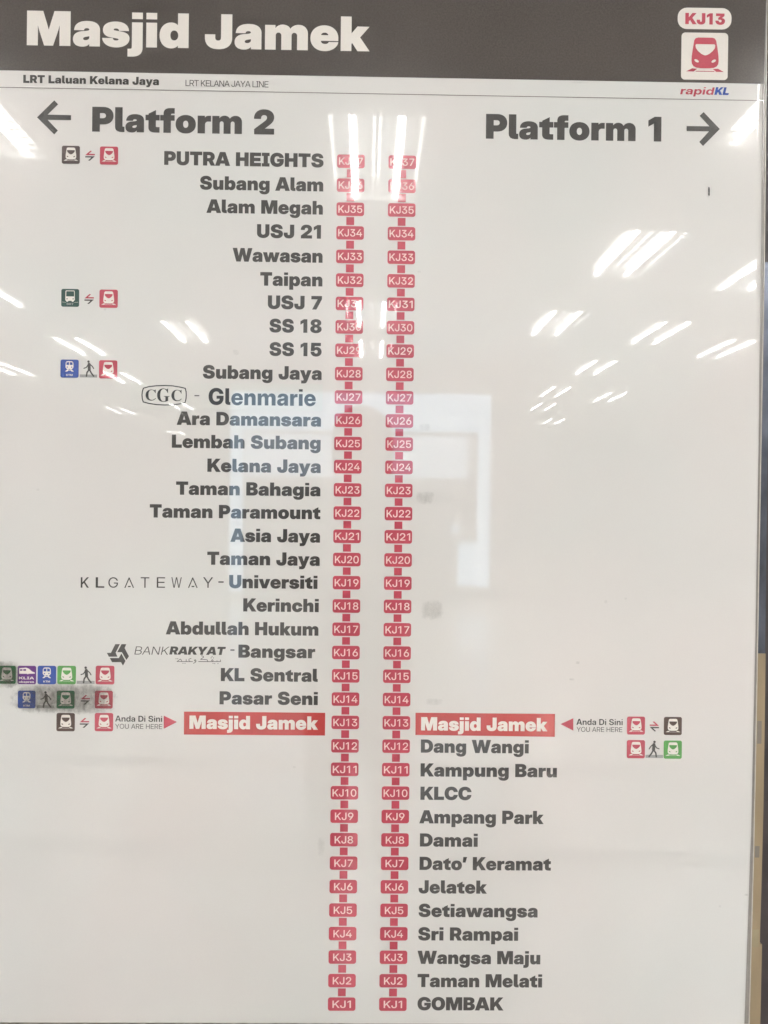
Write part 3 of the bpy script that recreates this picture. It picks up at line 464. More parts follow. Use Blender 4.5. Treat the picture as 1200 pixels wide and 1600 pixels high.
# ------------------------------------------------------------------ the board
EDGE = {"sheet":[[544.63,2099.98],[543.57,1959.93],[544.21,1715.86],[543.79,1444.43],[542.47,1172.75],[539.78,900.83],[533.46,627.77]],"slab":[[548.27,2100.05],[548.12,1960.01],[548.76,1715.93],[546.98,1444.47],[545.66,1172.78],[543.88,900.86],[539.84,627.79]],"left":-550.55,"bottom":626.99,"top":2094.12,"strip_out":[[557.19,1734.15],[558.37,1444.6],[558.08,1354.06],[558.18,1154.77],[558.13,1082.27],[557.56,900.94],[554.49,737.64],[553.5,628.74],[552.54,556.12]]}
Z_BOTTOM = EDGE['bottom']/1000
board = thing('information_board', 'white station line board with red station codes under a dark grey heading', 'sign', (0, 0, Z_BOTTOM))
BZ = Z_BOTTOM

def flat(name, V, T, mat, lvl, parent=None, label=None, origin=(0, 0)):
    """flat print in board millimetres, lvl = mm proud of the sheet"""
    me = mesh(name, [((x-origin[0])/1000, 0, (z-origin[1])/1000) for x, z in V], T)
    if parent is None:
        return put(name, me, MAT[mat], board, (origin[0]/1000, -lvl/1000, origin[1]/1000-BZ), label)
    return put(name, me, MAT[mat], parent, (0, -lvl/1000, 0), label)

# the sheet: right edge rolls back round the slab
def side_sheet():
    prof = [(-9, 0), (-6, .15), (-3.5, .7), (-1.5, 1.6), (-.4, 3.0), (0, 5.0)]
    pts = EDGE['sheet']; V, Fc = [], []
    rows = []
    for (x, z) in pts:
        rows.append([(EDGE['left'], 0)] + [(x+dx, dy) for dx, dy in prof]); 
    for r, (x, z) in zip(rows, pts):
        for xx, yy in r: V.append((xx/1000, yy/1000, z/1000-BZ))
    n = len(rows[0])
    for i in range(len(pts)-1):
        for j in range(n-1):
            a = i*n+j; Fc.append((a, a+n, a+n+1, a+1))
    me = mesh('printed_sheet', V, Fc)
    for p in me.polygons: p.use_smooth = abs(p.normal.x) > .02
    return me
put('printed_sheet', side_sheet(), MAT['sheet'], board)

def ribbon(name, left, right, y0, y1, mat, label=None):
    """a tapered bar between two edge lines (lists of (x, z) mm), y0 front, y1 back in mm"""
    V, Fc = [], []
    for (xa, za), (xb, zb) in zip(left, right):
        V += [(xa/1000, y0/1000, za/1000-BZ), (xb/1000, y0/1000, zb/1000-BZ), (xb/1000, y1/1000, zb/1000-BZ), (xa/1000, y1/1000, za/1000-BZ)]
    n = len(left)
    for i in range(n-1):
        for j in range(4):
            a, b = i*4+j, i*4+(j+1) % 4; Fc.append((a, a+4, b+4, b))
    Fc += [(0, 1, 2, 3), tuple(4*(n-1)+k for k in (3, 2, 1, 0))]
    return put(name, mesh(name, V, Fc), mat, board, label=label)

def at_z(line, z):
    for (xa, za), (xb, zb) in zip(line, line[1:]):
        if zb <= z <= za: return xa+(xb-xa)*(z-za)/(zb-za)
    (xa, za), (xb, zb) = (line[0], line[1]) if z > line[0][1] else (line[-2], line[-1])
    return xa+(xb-xa)*(z-za)/(zb-za)

def along(line, zs, dx=0): return [(at_z(line, z)+dx, z) for z in zs]
S_, B_, O_ = EDGE['sheet'], EDGE['slab'], EDGE['strip_out']
zt, zb = EDGE['top'], EDGE['bottom']-.0
zs = [zt+(zb-zt)*i/12 for i in range(13)]
bm_back = box('backing_slab', EDGE['left']/1000, .0052, 0, (at_z(S_, zb)-3)/1000, .022, zt/1000-BZ)
put('backing_slab', bm_back, M_SLAB, board)
ribbon('edge_trim', along(S_, zs, .15), along(B_, zs, -1.0), 3.6, 18, M_SLAB, 'dull grey edge of the board')
ribbon('edge_bead', along(B_, zs, -.9), along(B_, zs, .1), 2.4, 17, M_BEAD, 'thin bright line along the right edge')

def seg(z0, z1, n=5): return [z0+(z1-z0)*i/n for i in range(n+1)]
Z = lambda py: 1350-(py-800)*.9+2      # strip joints, measured down the frame
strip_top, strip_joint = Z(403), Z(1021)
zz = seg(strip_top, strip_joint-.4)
ribbon('frame_strip', along(B_, zz, .3), along(O_, zz, -.2), 6.5, 30, M_STRIP_DARK, 'dark steel frame strip with bluish reflections painted in')
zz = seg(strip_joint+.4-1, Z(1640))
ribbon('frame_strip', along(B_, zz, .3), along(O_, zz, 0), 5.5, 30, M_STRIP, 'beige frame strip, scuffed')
for a, b, mt in ((1326, 1344, M_PATCH), (1128, 1164, M_PATCH), (1458, 1486, M_PATCH_OLIVE)):  # grey and olive patches vary the strip's tone along its height
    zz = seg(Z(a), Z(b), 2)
    ribbon('strip_patch', along(B_, zz, 2.6), along(O_, zz, -4.5 if mt is M_PATCH else -2.0), 5.1, 5.49, mt)
zz = seg(Z(1484), Z(1640), 3)
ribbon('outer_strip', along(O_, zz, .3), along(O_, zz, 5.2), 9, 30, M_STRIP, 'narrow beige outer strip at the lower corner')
me = box('bottom_rail', EDGE['left']/1000, -.004, -.030, (at_z(B_, zb)+.3)/1000, .022, -.0006, .0012)
put('bottom_rail', me, M_RAIL, board)

# printed shapes
for name, mat, lvl, polys, label in [
  ["header_band","header",0.2,[[[-548.98,2074.56],[544.69,2095.47],[543.31,1958.93],[-547.82,1958.91]]],None],
  ["direction_arrow","ink",0.4,[[[-477.83,1894.03],[-454.05,1918.22],[-448.66,1912.77],[-463.1,1898.04],[-430.52,1897.88],[-430.45,1890.91],[-463.03,1890.89],[-448.64,1876.12],[-453.57,1870.58]]],None],
  ["direction_arrow","ink",0.4,[[[457.63,1869.57],[452.21,1875.26],[465.84,1890.48],[434.14,1890.3],[434.06,1897.34],[466.39,1897.53],[452.32,1912.1],[457.98,1917.52],[481.15,1893.99]]],None],
  ["you_are_here_pointer","red",0.4,[[[-274.11,1050.51],[-292.44,1040.85],[-292.63,1059.34]]],None],
  ["you_are_here_pointer","red",0.4,[[[265.21,1051.66],[283.22,1060.2],[283.43,1042.49]]],None],
  ["highlight_bar","bright_red",0.4,[[[-264.42,1065.13],[-66.54,1065.06],[-66.55,1033.01],[-264.26,1032.98]]],"bright red bar behind the left current station"],
  ["highlight_bar","bright_red",0.4,[[[60.38,1066.05],[257.16,1065.96],[257.26,1033.62],[60.55,1034.86]]],"bright red bar behind the right current station"],
  ["sponsor_emblem","ink_black",1.0,[[[-325.83,1518.38],[-317.91,1520.78],[-317.47,1519.32],[-325.39,1516.92]],[[-317.78,1520.81],[-307.15,1522.09],[-306.97,1520.58],[-317.6,1519.29]],[[-307.09,1522.1],[-295.62,1522.58],[-295.56,1521.05],[-307.03,1520.58]],[[-295.57,1522.58],[-284.91,1522.22],[-284.96,1520.7],[-295.62,1521.05]],[[-284.82,1522.21],[-274.97,1520.69],[-275.2,1519.19],[-285.05,1520.7]],[[-274.92,1520.69],[-267.12,1518.98],[-267.44,1517.49],[-275.25,1519.2]],[[-266.55,1518.43],[-265.26,1513.51],[-266.74,1513.12],[-268.02,1518.04]],[[-265.24,1513.35],[-265.02,1508.42],[-266.54,1508.35],[-266.76,1513.28]],[[-265.02,1508.35],[-265.3,1503.41],[-266.82,1503.49],[-266.54,1508.43]],[[-265.32,1503.27],[-266.58,1498.16],[-268.06,1498.52],[-266.8,1503.63]],[[-267.12,1497.6],[-274.64,1495.53],[-275.04,1497.0],[-267.52,1499.07]],[[-274.74,1495.51],[-284.56,1494.24],[-284.76,1495.75],[-274.93,1497.03]],[[-284.63,1494.23],[-295.28,1493.77],[-295.34,1495.29],[-284.69,1495.76]],[[-295.33,1493.77],[-306.81,1494.12],[-306.76,1495.64],[-295.28,1495.29]],[[-306.89,1494.13],[-317.55,1495.63],[-317.34,1497.14],[-306.67,1495.63]],[[-317.63,1495.65],[-325.84,1497.68],[-325.47,1499.16],[-317.26,1497.13]],[[-326.38,1498.19],[-327.73,1502.44],[-326.29,1502.91],[-324.93,1498.65]],[[-327.76,1502.6],[-328.31,1507.93],[-326.8,1508.09],[-326.25,1502.76]],[[-328.31,1508.08],[-327.87,1513.01],[-326.36,1512.88],[-326.8,1507.94]],[[-327.84,1513.18],[-326.33,1517.88],[-324.89,1517.42],[-326.39,1512.71]],[[-324.85,1517.66],[-324.99,1517.21],[-325.37,1516.93],[-325.84,1516.92],[-326.22,1517.19],[-326.37,1517.64],[-326.23,1518.09],[-325.85,1518.37],[-325.38,1518.37],[-325.0,1518.1]],[[-316.93,1520.06],[-317.07,1519.61],[-317.45,1519.33],[-317.92,1519.32],[-318.3,1519.59],[-318.45,1520.04],[-318.31,1520.49],[-317.93,1520.77],[-317.46,1520.78],[-317.08,1520.51]],[[-306.3,1521.35],[-306.44,1520.9],[-306.81,1520.62],[-307.28,1520.61],[-307.67,1520.88],[-307.82,1521.33],[-307.68,1521.78],[-307.3,1522.06],[-306.83,1522.06],[-306.45,1521.79]],[[-294.83,1521.82],[-294.97,1521.37],[-295.35,1521.09],[-295.82,1521.09],[-296.2,1521.36],[-296.35,1521.8],[-296.21,1522.25],[-295.84,1522.54],[-295.37,1522.54],[-294.98,1522.27]],[[-284.18,1521.47],[-284.32,1521.02],[-284.69,1520.74],[-285.16,1520.73],[-285.55,1521.0],[-285.7,1521.45],[-285.56,1521.9],[-285.18,1522.18],[-284.71,1522.19],[-284.33,1521.91]],[[-274.33,1519.95],[-274.47,1519.5],[-274.84,1519.22],[-275.31,1519.21],[-275.7,1519.49],[-275.85,1519.93],[-275.71,1520.38],[-275.33,1520.66],[-274.86,1520.67],[-274.48,1520.4]],[[-266.52,1518.24],[-266.66,1517.79],[-267.04,1517.51],[-267.51,1517.51],[-267.89,1517.78],[-268.04,1518.22],[-267.9,1518.67],[-267.52,1518.96],[-267.05,1518.96],[-266.67,1518.69]],[[-265.24,1513.33],[-265.38,1512.88],[-265.76,1512.6],[-266.23,1512.59],[-266.61,1512.86],[-266.76,1513.31],[-266.62,1513.76],[-266.24,1514.04],[-265.77,1514.05],[-265.39,1513.77]],[[-265.02,1508.4],[-265.16,1507.95],[-265.54,1507.67],[-266.01,1507.66],[-266.39,1507.93],[-266.54,1508.38],[-266.4,1508.83],[-266.03,1509.11],[-265.56,1509.12],[-265.17,1508.84]],[[-265.3,1503.46],[-265.44,1503.01],[-265.82,1502.73],[-266.29,1502.72],[-266.67,1503.0],[-266.82,1503.44],[-266.68,1503.89],[-266.3,1504.17],[-265.83,1504.18],[-265.45,1503.91]],[[-266.56,1498.35],[-266.7,1497.9],[-267.08,1497.62],[-267.55,1497.61],[-267.93,1497.88],[-268.08,1498.33],[-267.94,1498.78],[-267.56,1499.06],[-267.09,1499.07],[-266.71,1498.79]],[[-274.08,1496.28],[-274.22,1495.83],[-274.6,1495.55],[-275.07,1495.54],[-275.45,1495.81],[-275.6,1496.26],[-275.46,1496.71],[-275.08,1496.99],[-274.61,1497.0],[-274.23,1496.73]],[[-283.9,1495.0],[-284.04,1494.55],[-284.42,1494.27],[-284.89,1494.27],[-285.27,1494.54],[-285.42,1494.99],[-285.28,1495.44],[-284.9,1495.72],[-284.43,1495.72],[-284.05,1495.45]],[[-294.55,1494.54],[-294.69,1494.09],[-295.07,1493.81],[-295.54,1493.8],[-295.92,1494.08],[-296.07,1494.52],[-295.93,1494.97],[-295.55,1495.25],[-295.08,1495.26],[-294.7,1494.99]],[[-306.02,1494.89],[-306.16,1494.44],[-306.54,1494.16],[-307.01,1494.15],[-307.39,1494.42],[-307.54,1494.87],[-307.4,1495.32],[-307.02,1495.6],[-306.55,1495.61],[-306.17,1495.34]],[[-316.69,1496.4],[-316.83,1495.95],[-317.2,1495.67],[-317.67,1495.66],[-318.05,1495.93],[-318.2,1496.38],[-318.06,1496.83],[-317.69,1497.11],[-317.22,1497.12],[-316.84,1496.84]],[[-324.9,1498.43],[-325.04,1497.98],[-325.41,1497.7],[-325.88,1497.69],[-326.26,1497.97],[-326.41,1498.41],[-326.27,1498.86],[-325.9,1499.14],[-325.43,1499.15],[-325.05,1498.88]],[[-326.25,1502.69],[-326.39,1502.24],[-326.77,1501.96],[-327.24,1501.95],[-327.62,1502.22],[-327.77,1502.67],[-327.63,1503.12],[-327.25,1503.4],[-326.78,1503.4],[-326.4,1503.13]],[[-326.8,1508.02],[-326.94,1507.57],[-327.31,1507.29],[-327.78,1507.28],[-328.16,1507.55],[-328.31,1508.0],[-328.17,1508.45],[-327.8,1508.73],[-327.33,1508.74],[-326.95,1508.47]],[[-326.36,1512.95],[-326.5,1512.5],[-326.87,1512.22],[-327.34,1512.22],[-327.72,1512.49],[-327.87,1512.94],[-327.73,1513.38],[-327.36,1513.67],[-326.89,1513.67],[-326.51,1513.4]],[[-324.85,1517.66],[-324.99,1517.21],[-325.37,1516.93],[-325.84,1516.92],[-326.22,1517.19],[-326.37,1517.64],[-326.23,1518.09],[-325.85,1518.37],[-325.38,1518.37],[-325.0,1518.1]]],None],
  ["sponsor_dash","ink_black",1.0,[[[-254.31,1508.78],[-247.5,1508.87],[-247.49,1507.47],[-254.29,1507.38]]],None],
  ["sponsor_emblem","ink",0.4,[[[-361.37,1158.92],[-354.89,1158.98],[-360.66,1146.96],[-358.06,1141.37],[-370.11,1141.27],[-373.07,1146.62],[-367.27,1146.67]],[[-352.66,1159.0],[-345.96,1159.06],[-348.27,1153.57],[-342.12,1142.18],[-345.64,1136.77],[-352.1,1147.79],[-358.57,1147.74]],[[-368.89,1139.4],[-356.25,1139.5],[-352.75,1145.9],[-346.83,1135.41],[-350.34,1128.88],[-353.2,1133.79],[-365.57,1133.68]]],None],
  ["sponsor_lettering","ink",0.4,[[[-213.64,1138.14],[-213.61,1135.74],[-214.51,1135.73],[-214.53,1138.13]],[[-214.06,1135.29],[-244.8,1135.02],[-244.81,1135.92],[-214.07,1136.18]],[[-213.64,1138.14],[-213.72,1137.87],[-213.94,1137.71],[-214.22,1137.7],[-214.45,1137.86],[-214.53,1138.13],[-214.45,1138.39],[-214.23,1138.56],[-213.95,1138.56],[-213.73,1138.4]],[[-213.61,1135.74],[-213.7,1135.47],[-213.92,1135.31],[-214.19,1135.31],[-214.42,1135.47],[-214.51,1135.73],[-214.43,1136.0],[-214.2,1136.16],[-213.93,1136.16],[-213.7,1136.0]],[[-244.36,1135.47],[-244.44,1135.21],[-244.67,1135.05],[-244.94,1135.04],[-245.17,1135.2],[-245.26,1135.47],[-245.17,1135.73],[-244.95,1135.9],[-244.67,1135.9],[-244.45,1135.74]],[[-218.59,1137.12],[-218.58,1135.7],[-219.4,1135.69],[-219.41,1137.11]],[[-218.59,1137.12],[-218.67,1136.88],[-218.87,1136.73],[-219.13,1136.72],[-219.33,1136.87],[-219.41,1137.11],[-219.34,1137.35],[-219.13,1137.51],[-218.88,1137.51],[-218.67,1137.36]],[[-218.58,1135.7],[-218.65,1135.45],[-218.86,1135.3],[-219.11,1135.3],[-219.32,1135.45],[-219.4,1135.69],[-219.32,1135.93],[-219.12,1136.08],[-218.86,1136.09],[-218.66,1135.94]],[[-225.86,1135.43],[-227.08,1137.21],[-226.46,1137.63],[-225.25,1135.85]],[[-227.02,1137.7],[-225.83,1138.76],[-225.34,1138.2],[-226.52,1137.14]],[[-225.36,1138.78],[-224.01,1137.74],[-224.46,1137.15],[-225.81,1138.18]],[[-223.92,1137.24],[-224.8,1135.88],[-225.43,1136.29],[-224.54,1137.65]],[[-225.18,1135.64],[-225.25,1135.42],[-225.44,1135.28],[-225.67,1135.28],[-225.86,1135.41],[-225.93,1135.63],[-225.86,1135.85],[-225.68,1135.99],[-225.44,1135.99],[-225.26,1135.86]],[[-226.4,1137.43],[-226.46,1137.21],[-226.65,1137.07],[-226.88,1137.07],[-227.07,1137.2],[-227.14,1137.42],[-227.07,1137.64],[-226.89,1137.78],[-226.66,1137.78],[-226.47,1137.65]],[[-225.21,1138.48],[-225.28,1138.26],[-225.47,1138.13],[-225.7,1138.12],[-225.89,1138.26],[-225.96,1138.48],[-225.89,1138.7],[-225.71,1138.84],[-225.47,1138.84],[-225.29,1138.7]],[[-223.86,1137.45],[-223.93,1137.23],[-224.11,1137.09],[-224.34,1137.09],[-224.53,1137.22],[-224.6,1137.44],[-224.54,1137.66],[-224.35,1137.8],[-224.12,1137.8],[-223.93,1137.67]],[[-224.74,1136.09],[-224.81,1135.87],[-224.99,1135.73],[-225.22,1135.73],[-225.41,1135.87],[-225.49,1136.09],[-225.42,1136.31],[-225.23,1136.44],[-225.0,1136.45],[-224.81,1136.31]],[[-232.21,1135.73],[-232.98,1137.67],[-232.21,1137.97],[-231.45,1136.03]],[[-232.7,1137.42],[-234.8,1138.01],[-234.58,1138.8],[-232.49,1138.22]],[[-234.7,1137.99],[-242.02,1138.23],[-241.99,1139.05],[-234.68,1138.81]],[[-242.25,1138.97],[-237.96,1142.15],[-237.47,1141.49],[-241.76,1138.31]],[[-238.07,1141.62],[-238.83,1142.96],[-238.12,1143.36],[-237.35,1142.02]],[[-238.54,1142.75],[-241.15,1143.18],[-241.02,1143.99],[-238.41,1143.57]],[[-231.42,1135.89],[-231.49,1135.64],[-231.7,1135.49],[-231.95,1135.49],[-232.16,1135.64],[-232.24,1135.88],[-232.16,1136.12],[-231.96,1136.27],[-231.71,1136.27],[-231.5,1136.13]],[[-232.18,1137.83],[-232.26,1137.58],[-232.46,1137.43],[-232.72,1137.43],[-232.92,1137.58],[-233.01,1137.82],[-232.93,1138.06],[-232.73,1138.21],[-232.47,1138.21],[-232.27,1138.07]],[[-234.28,1138.41],[-234.36,1138.16],[-234.56,1138.01],[-234.81,1138.01],[-235.02,1138.16],[-235.1,1138.4],[-235.03,1138.64],[-234.82,1138.79],[-234.57,1138.8],[-234.36,1138.65]],[[-241.6,1138.64],[-241.67,1138.4],[-241.87,1138.25],[-242.13,1138.25],[-242.34,1138.39],[-242.42,1138.64],[-242.34,1138.88],[-242.14,1139.03],[-241.88,1139.03],[-241.68,1138.88]],[[-237.3,1141.82],[-237.38,1141.58],[-237.58,1141.43],[-237.83,1141.43],[-238.04,1141.57],[-238.12,1141.82],[-238.05,1142.06],[-237.84,1142.21],[-237.59,1142.21],[-237.38,1142.06]],[[-238.06,1143.16],[-238.14,1142.92],[-238.34,1142.77],[-238.59,1142.77],[-238.8,1142.92],[-238.88,1143.16],[-238.81,1143.4],[-238.6,1143.55],[-238.35,1143.55],[-238.14,1143.41]],[[-240.68,1143.59],[-240.75,1143.35],[-240.96,1143.2],[-241.21,1143.19],[-241.42,1143.34],[-241.5,1143.58],[-241.42,1143.83],[-241.22,1143.98],[-240.97,1143.98],[-240.76,1143.83]],[[-252.13,1133.38],[-249.38,1134.75],[-249.01,1134.02],[-251.76,1132.65]],[[-249.57,1134.57],[-248.62,1136.52],[-247.88,1136.16],[-248.83,1134.2]],[[-248.61,1136.14],[-249.6,1137.93],[-248.88,1138.33],[-247.89,1136.54]],[[-249.09,1137.74],[-250.65,1137.13],[-250.95,1137.9],[-249.39,1138.51]],[[-250.44,1137.72],[-249.68,1136.38],[-250.39,1135.97],[-251.15,1137.31]],[[-250.04,1136.59],[-248.4,1136.6],[-248.39,1135.78],[-250.03,1135.76]],[[-251.53,1133.02],[-251.61,1132.78],[-251.81,1132.62],[-252.07,1132.62],[-252.27,1132.77],[-252.35,1133.01],[-252.28,1133.25],[-252.08,1133.4],[-251.82,1133.41],[-251.61,1133.26]],[[-248.79,1134.39],[-248.86,1134.15],[-249.07,1133.99],[-249.32,1133.99],[-249.53,1134.14],[-249.61,1134.38],[-249.53,1134.62],[-249.33,1134.78],[-249.08,1134.78],[-248.87,1134.63]],[[-247.84,1136.34],[-247.91,1136.1],[-248.12,1135.95],[-248.37,1135.95],[-248.58,1136.09],[-248.66,1136.34],[-248.58,1136.58],[-248.38,1136.73],[-248.13,1136.73],[-247.92,1136.58]],[[-248.83,1138.13],[-248.9,1137.89],[-249.11,1137.74],[-249.36,1137.73],[-249.57,1137.88],[-249.65,1138.12],[-249.57,1138.37],[-249.37,1138.52],[-249.11,1138.52],[-248.91,1138.37]],[[-250.39,1137.52],[-250.46,1137.28],[-250.67,1137.12],[-250.92,1137.12],[-251.13,1137.27],[-251.21,1137.51],[-251.13,1137.75],[-250.93,1137.91],[-250.68,1137.91],[-250.47,1137.76]],[[-249.63,1136.18],[-249.7,1135.94],[-249.91,1135.78],[-250.16,1135.78],[-250.37,1135.93],[-250.45,1136.17],[-250.37,1136.41],[-250.17,1136.56],[-249.92,1136.57],[-249.71,1136.42]],[[-247.99,1136.19],[-248.06,1135.95],[-248.27,1135.8],[-248.52,1135.8],[-248.73,1135.94],[-248.81,1136.18],[-248.73,1136.43],[-248.53,1136.58],[-248.27,1136.58],[-248.07,1136.43]],[[-253.16,1134.99],[-274.93,1134.8],[-274.94,1135.62],[-253.17,1135.81]],[[-275.19,1135.53],[-270.61,1139.17],[-270.1,1138.52],[-274.68,1134.89]],[[-270.07,1139.14],[-268.56,1137.65],[-269.13,1137.07],[-270.64,1138.55]],[[-268.44,1137.42],[-268.12,1135.33],[-268.93,1135.2],[-269.25,1137.3]],[[-252.75,1135.4],[-252.83,1135.16],[-253.03,1135.01],[-253.29,1135.01],[-253.49,1135.15],[-253.57,1135.4],[-253.5,1135.64],[-253.29,1135.79],[-253.04,1135.79],[-252.83,1135.64]],[[-274.53,1135.21],[-274.6,1134.97],[-274.81,1134.82],[-275.06,1134.82],[-275.27,1134.97],[-275.35,1135.21],[-275.27,1135.45],[-275.07,1135.6],[-274.82,1135.6],[-274.61,1135.46]],[[-269.94,1138.85],[-270.02,1138.6],[-270.22,1138.45],[-270.48,1138.45],[-270.68,1138.6],[-270.76,1138.84],[-270.69,1139.08],[-270.48,1139.23],[-270.23,1139.23],[-270.02,1139.09]],[[-268.44,1137.36],[-268.51,1137.12],[-268.71,1136.97],[-268.97,1136.97],[-269.18,1137.11],[-269.26,1137.36],[-269.18,1137.6],[-268.98,1137.75],[-268.72,1137.75],[-268.52,1137.6]],[[-268.12,1135.27],[-268.19,1135.03],[-268.39,1134.88],[-268.65,1134.87],[-268.85,1135.02],[-268.94,1135.26],[-268.86,1135.51],[-268.66,1135.66],[-268.4,1135.66],[-268.2,1135.51]],[[-261.74,1138.47],[-261.7,1135.33],[-262.52,1135.32],[-262.56,1138.46]],[[-261.74,1138.47],[-261.81,1138.23],[-262.01,1138.07],[-262.27,1138.07],[-262.47,1138.22],[-262.56,1138.46],[-262.48,1138.7],[-262.28,1138.85],[-262.02,1138.86],[-261.82,1138.71]],[[-261.7,1135.33],[-261.78,1135.08],[-261.98,1134.93],[-262.24,1134.93],[-262.44,1135.08],[-262.52,1135.32],[-262.45,1135.56],[-262.24,1135.71],[-261.99,1135.71],[-261.78,1135.57]],[[-255.01,1139.67],[-257.69,1138.6],[-257.96,1139.3],[-255.29,1140.37]],[[-257.5,1138.76],[-258.38,1137.26],[-259.03,1137.64],[-258.15,1139.14]],[[-258.44,1137.71],[-256.48,1135.78],[-257.01,1135.25],[-258.96,1137.18]],[[-254.78,1140.02],[-254.85,1139.8],[-255.03,1139.67],[-255.26,1139.66],[-255.45,1139.8],[-255.52,1140.02],[-255.45,1140.24],[-255.27,1140.38],[-255.04,1140.38],[-254.85,1140.24]],[[-257.45,1138.95],[-257.52,1138.73],[-257.71,1138.6],[-257.94,1138.59],[-258.12,1138.73],[-258.2,1138.95],[-258.13,1139.17],[-257.94,1139.31],[-257.71,1139.31],[-257.53,1139.17]],[[-258.33,1137.45],[-258.4,1137.23],[-258.59,1137.09],[-258.82,1137.09],[-259.0,1137.22],[-259.08,1137.44],[-259.01,1137.66],[-258.82,1137.8],[-258.59,1137.8],[-258.4,1137.67]],[[-256.37,1135.52],[-256.44,1135.3],[-256.63,1135.16],[-256.86,1135.16],[-257.04,1135.3],[-257.12,1135.51],[-257.05,1135.74],[-256.86,1135.87],[-256.63,1135.87],[-256.45,1135.74]],[[-225.26,1142.68],[-225.45,1142.2],[-225.92,1142.0],[-226.4,1142.19],[-226.6,1142.66],[-226.41,1143.14],[-225.94,1143.34],[-225.46,1143.15]],[[-226.58,1140.87],[-226.77,1140.39],[-227.25,1140.19],[-227.72,1140.38],[-227.92,1140.86],[-227.73,1141.33],[-227.26,1141.54],[-226.78,1141.34]],[[-223.45,1140.75],[-223.64,1140.27],[-224.11,1140.07],[-224.59,1140.26],[-224.79,1140.73],[-224.6,1141.21],[-224.12,1141.41],[-223.65,1141.22]],[[-223.89,1133.18],[-224.08,1132.7],[-224.55,1132.5],[-225.03,1132.69],[-225.23,1133.17],[-225.04,1133.65],[-224.57,1133.85],[-224.09,1133.66]],[[-221.42,1132.9],[-221.61,1132.42],[-222.09,1132.22],[-222.56,1132.42],[-222.77,1132.89],[-222.57,1133.37],[-222.1,1133.57],[-221.62,1133.38]],[[-216.94,1132.94],[-217.13,1132.46],[-217.61,1132.26],[-218.08,1132.45],[-218.29,1132.93],[-218.09,1133.41],[-217.62,1133.61],[-217.14,1133.42]],[[-275.65,1139.25],[-275.84,1138.77],[-276.31,1138.57],[-276.79,1138.76],[-276.99,1139.23],[-276.8,1139.71],[-276.33,1139.91],[-275.85,1139.72]],[[-273.19,1139.27],[-273.38,1138.79],[-273.85,1138.59],[-274.33,1138.78],[-274.53,1139.26],[-274.34,1139.73],[-273.87,1139.93],[-273.39,1139.74]],[[-265.89,1132.89],[-266.08,1132.42],[-266.55,1132.22],[-267.03,1132.41],[-267.23,1132.88],[-267.04,1133.36],[-266.57,1133.56],[-266.09,1133.37]],[[-263.06,1132.92],[-263.25,1132.44],[-263.72,1132.24],[-264.2,1132.43],[-264.4,1132.91],[-264.21,1133.39],[-263.74,1133.59],[-263.26,1133.39]]],None],
  ["sponsor_lettering","ink",0.4,[[[-349.52,1238.13],[-343.71,1252.2],[-342.31,1251.62],[-348.12,1237.55]],[[-342.32,1252.22],[-336.04,1238.27],[-337.42,1237.64],[-343.7,1251.6]],[[-342.25,1251.92],[-342.39,1251.47],[-342.77,1251.19],[-343.24,1251.18],[-343.62,1251.46],[-343.77,1251.9],[-343.63,1252.35],[-343.25,1252.63],[-342.79,1252.64],[-342.4,1252.36]],[[-344.57,1240.68],[-340.66,1240.72],[-340.65,1239.04],[-344.55,1239.0]]],None],
  ["sponsor_lettering","ink",0.4,[[[-260.69,1239.0],[-254.87,1253.08],[-253.47,1252.5],[-259.29,1238.41]],[[-253.48,1253.1],[-247.18,1239.14],[-248.56,1238.51],[-254.86,1252.48]],[[-253.41,1252.8],[-253.55,1252.35],[-253.93,1252.07],[-254.4,1252.06],[-254.78,1252.34],[-254.93,1252.78],[-254.79,1253.23],[-254.41,1253.51],[-253.94,1253.52],[-253.56,1253.25]],[[-255.73,1241.55],[-251.82,1241.59],[-251.8,1239.91],[-255.71,1239.87]]],None],
  ["sponsor_dash","ink",0.4,[[[-218.31,1248.28],[-210.85,1248.36],[-210.83,1246.48],[-218.29,1246.41]]],None],
  ["sponsor_dash","ink",0.4,[[[-200.5,1152.99],[-194.68,1153.04],[-194.66,1151.15],[-200.48,1151.1]]],None],
  ["clear_film_patch","film",0.75,[[[-343.94,1525.24],[-74.86,1526.48],[-75.26,1488.99],[-344.08,1487.24]]],"clear film patch with the replacement station name"],
  ["rule_line","ink_thin",0.4,[[[-547.59,1935.61],[543.41,1935.62],[543.42,1934.63],[-547.58,1934.63]]],None],
  ["station_code_pill","print_white",0.4,[[[482.81,2064.5],[486.22,2064.07],[489.39,2062.77],[492.12,2060.7],[494.2,2058.0],[495.51,2054.85],[495.95,2051.46],[495.94,2047.49],[495.48,2044.1],[494.16,2040.94],[492.06,2038.22],[489.32,2036.12],[486.14,2034.8],[482.73,2034.34],[432.69,2034.14],[429.29,2034.57],[426.12,2035.87],[423.4,2037.93],[421.31,2040.64],[420.01,2043.79],[419.57,2047.17],[419.58,2051.14],[420.04,2054.53],[421.36,2057.69],[423.46,2060.41],[426.19,2062.5],[429.37,2063.82],[432.78,2064.28]]],None],
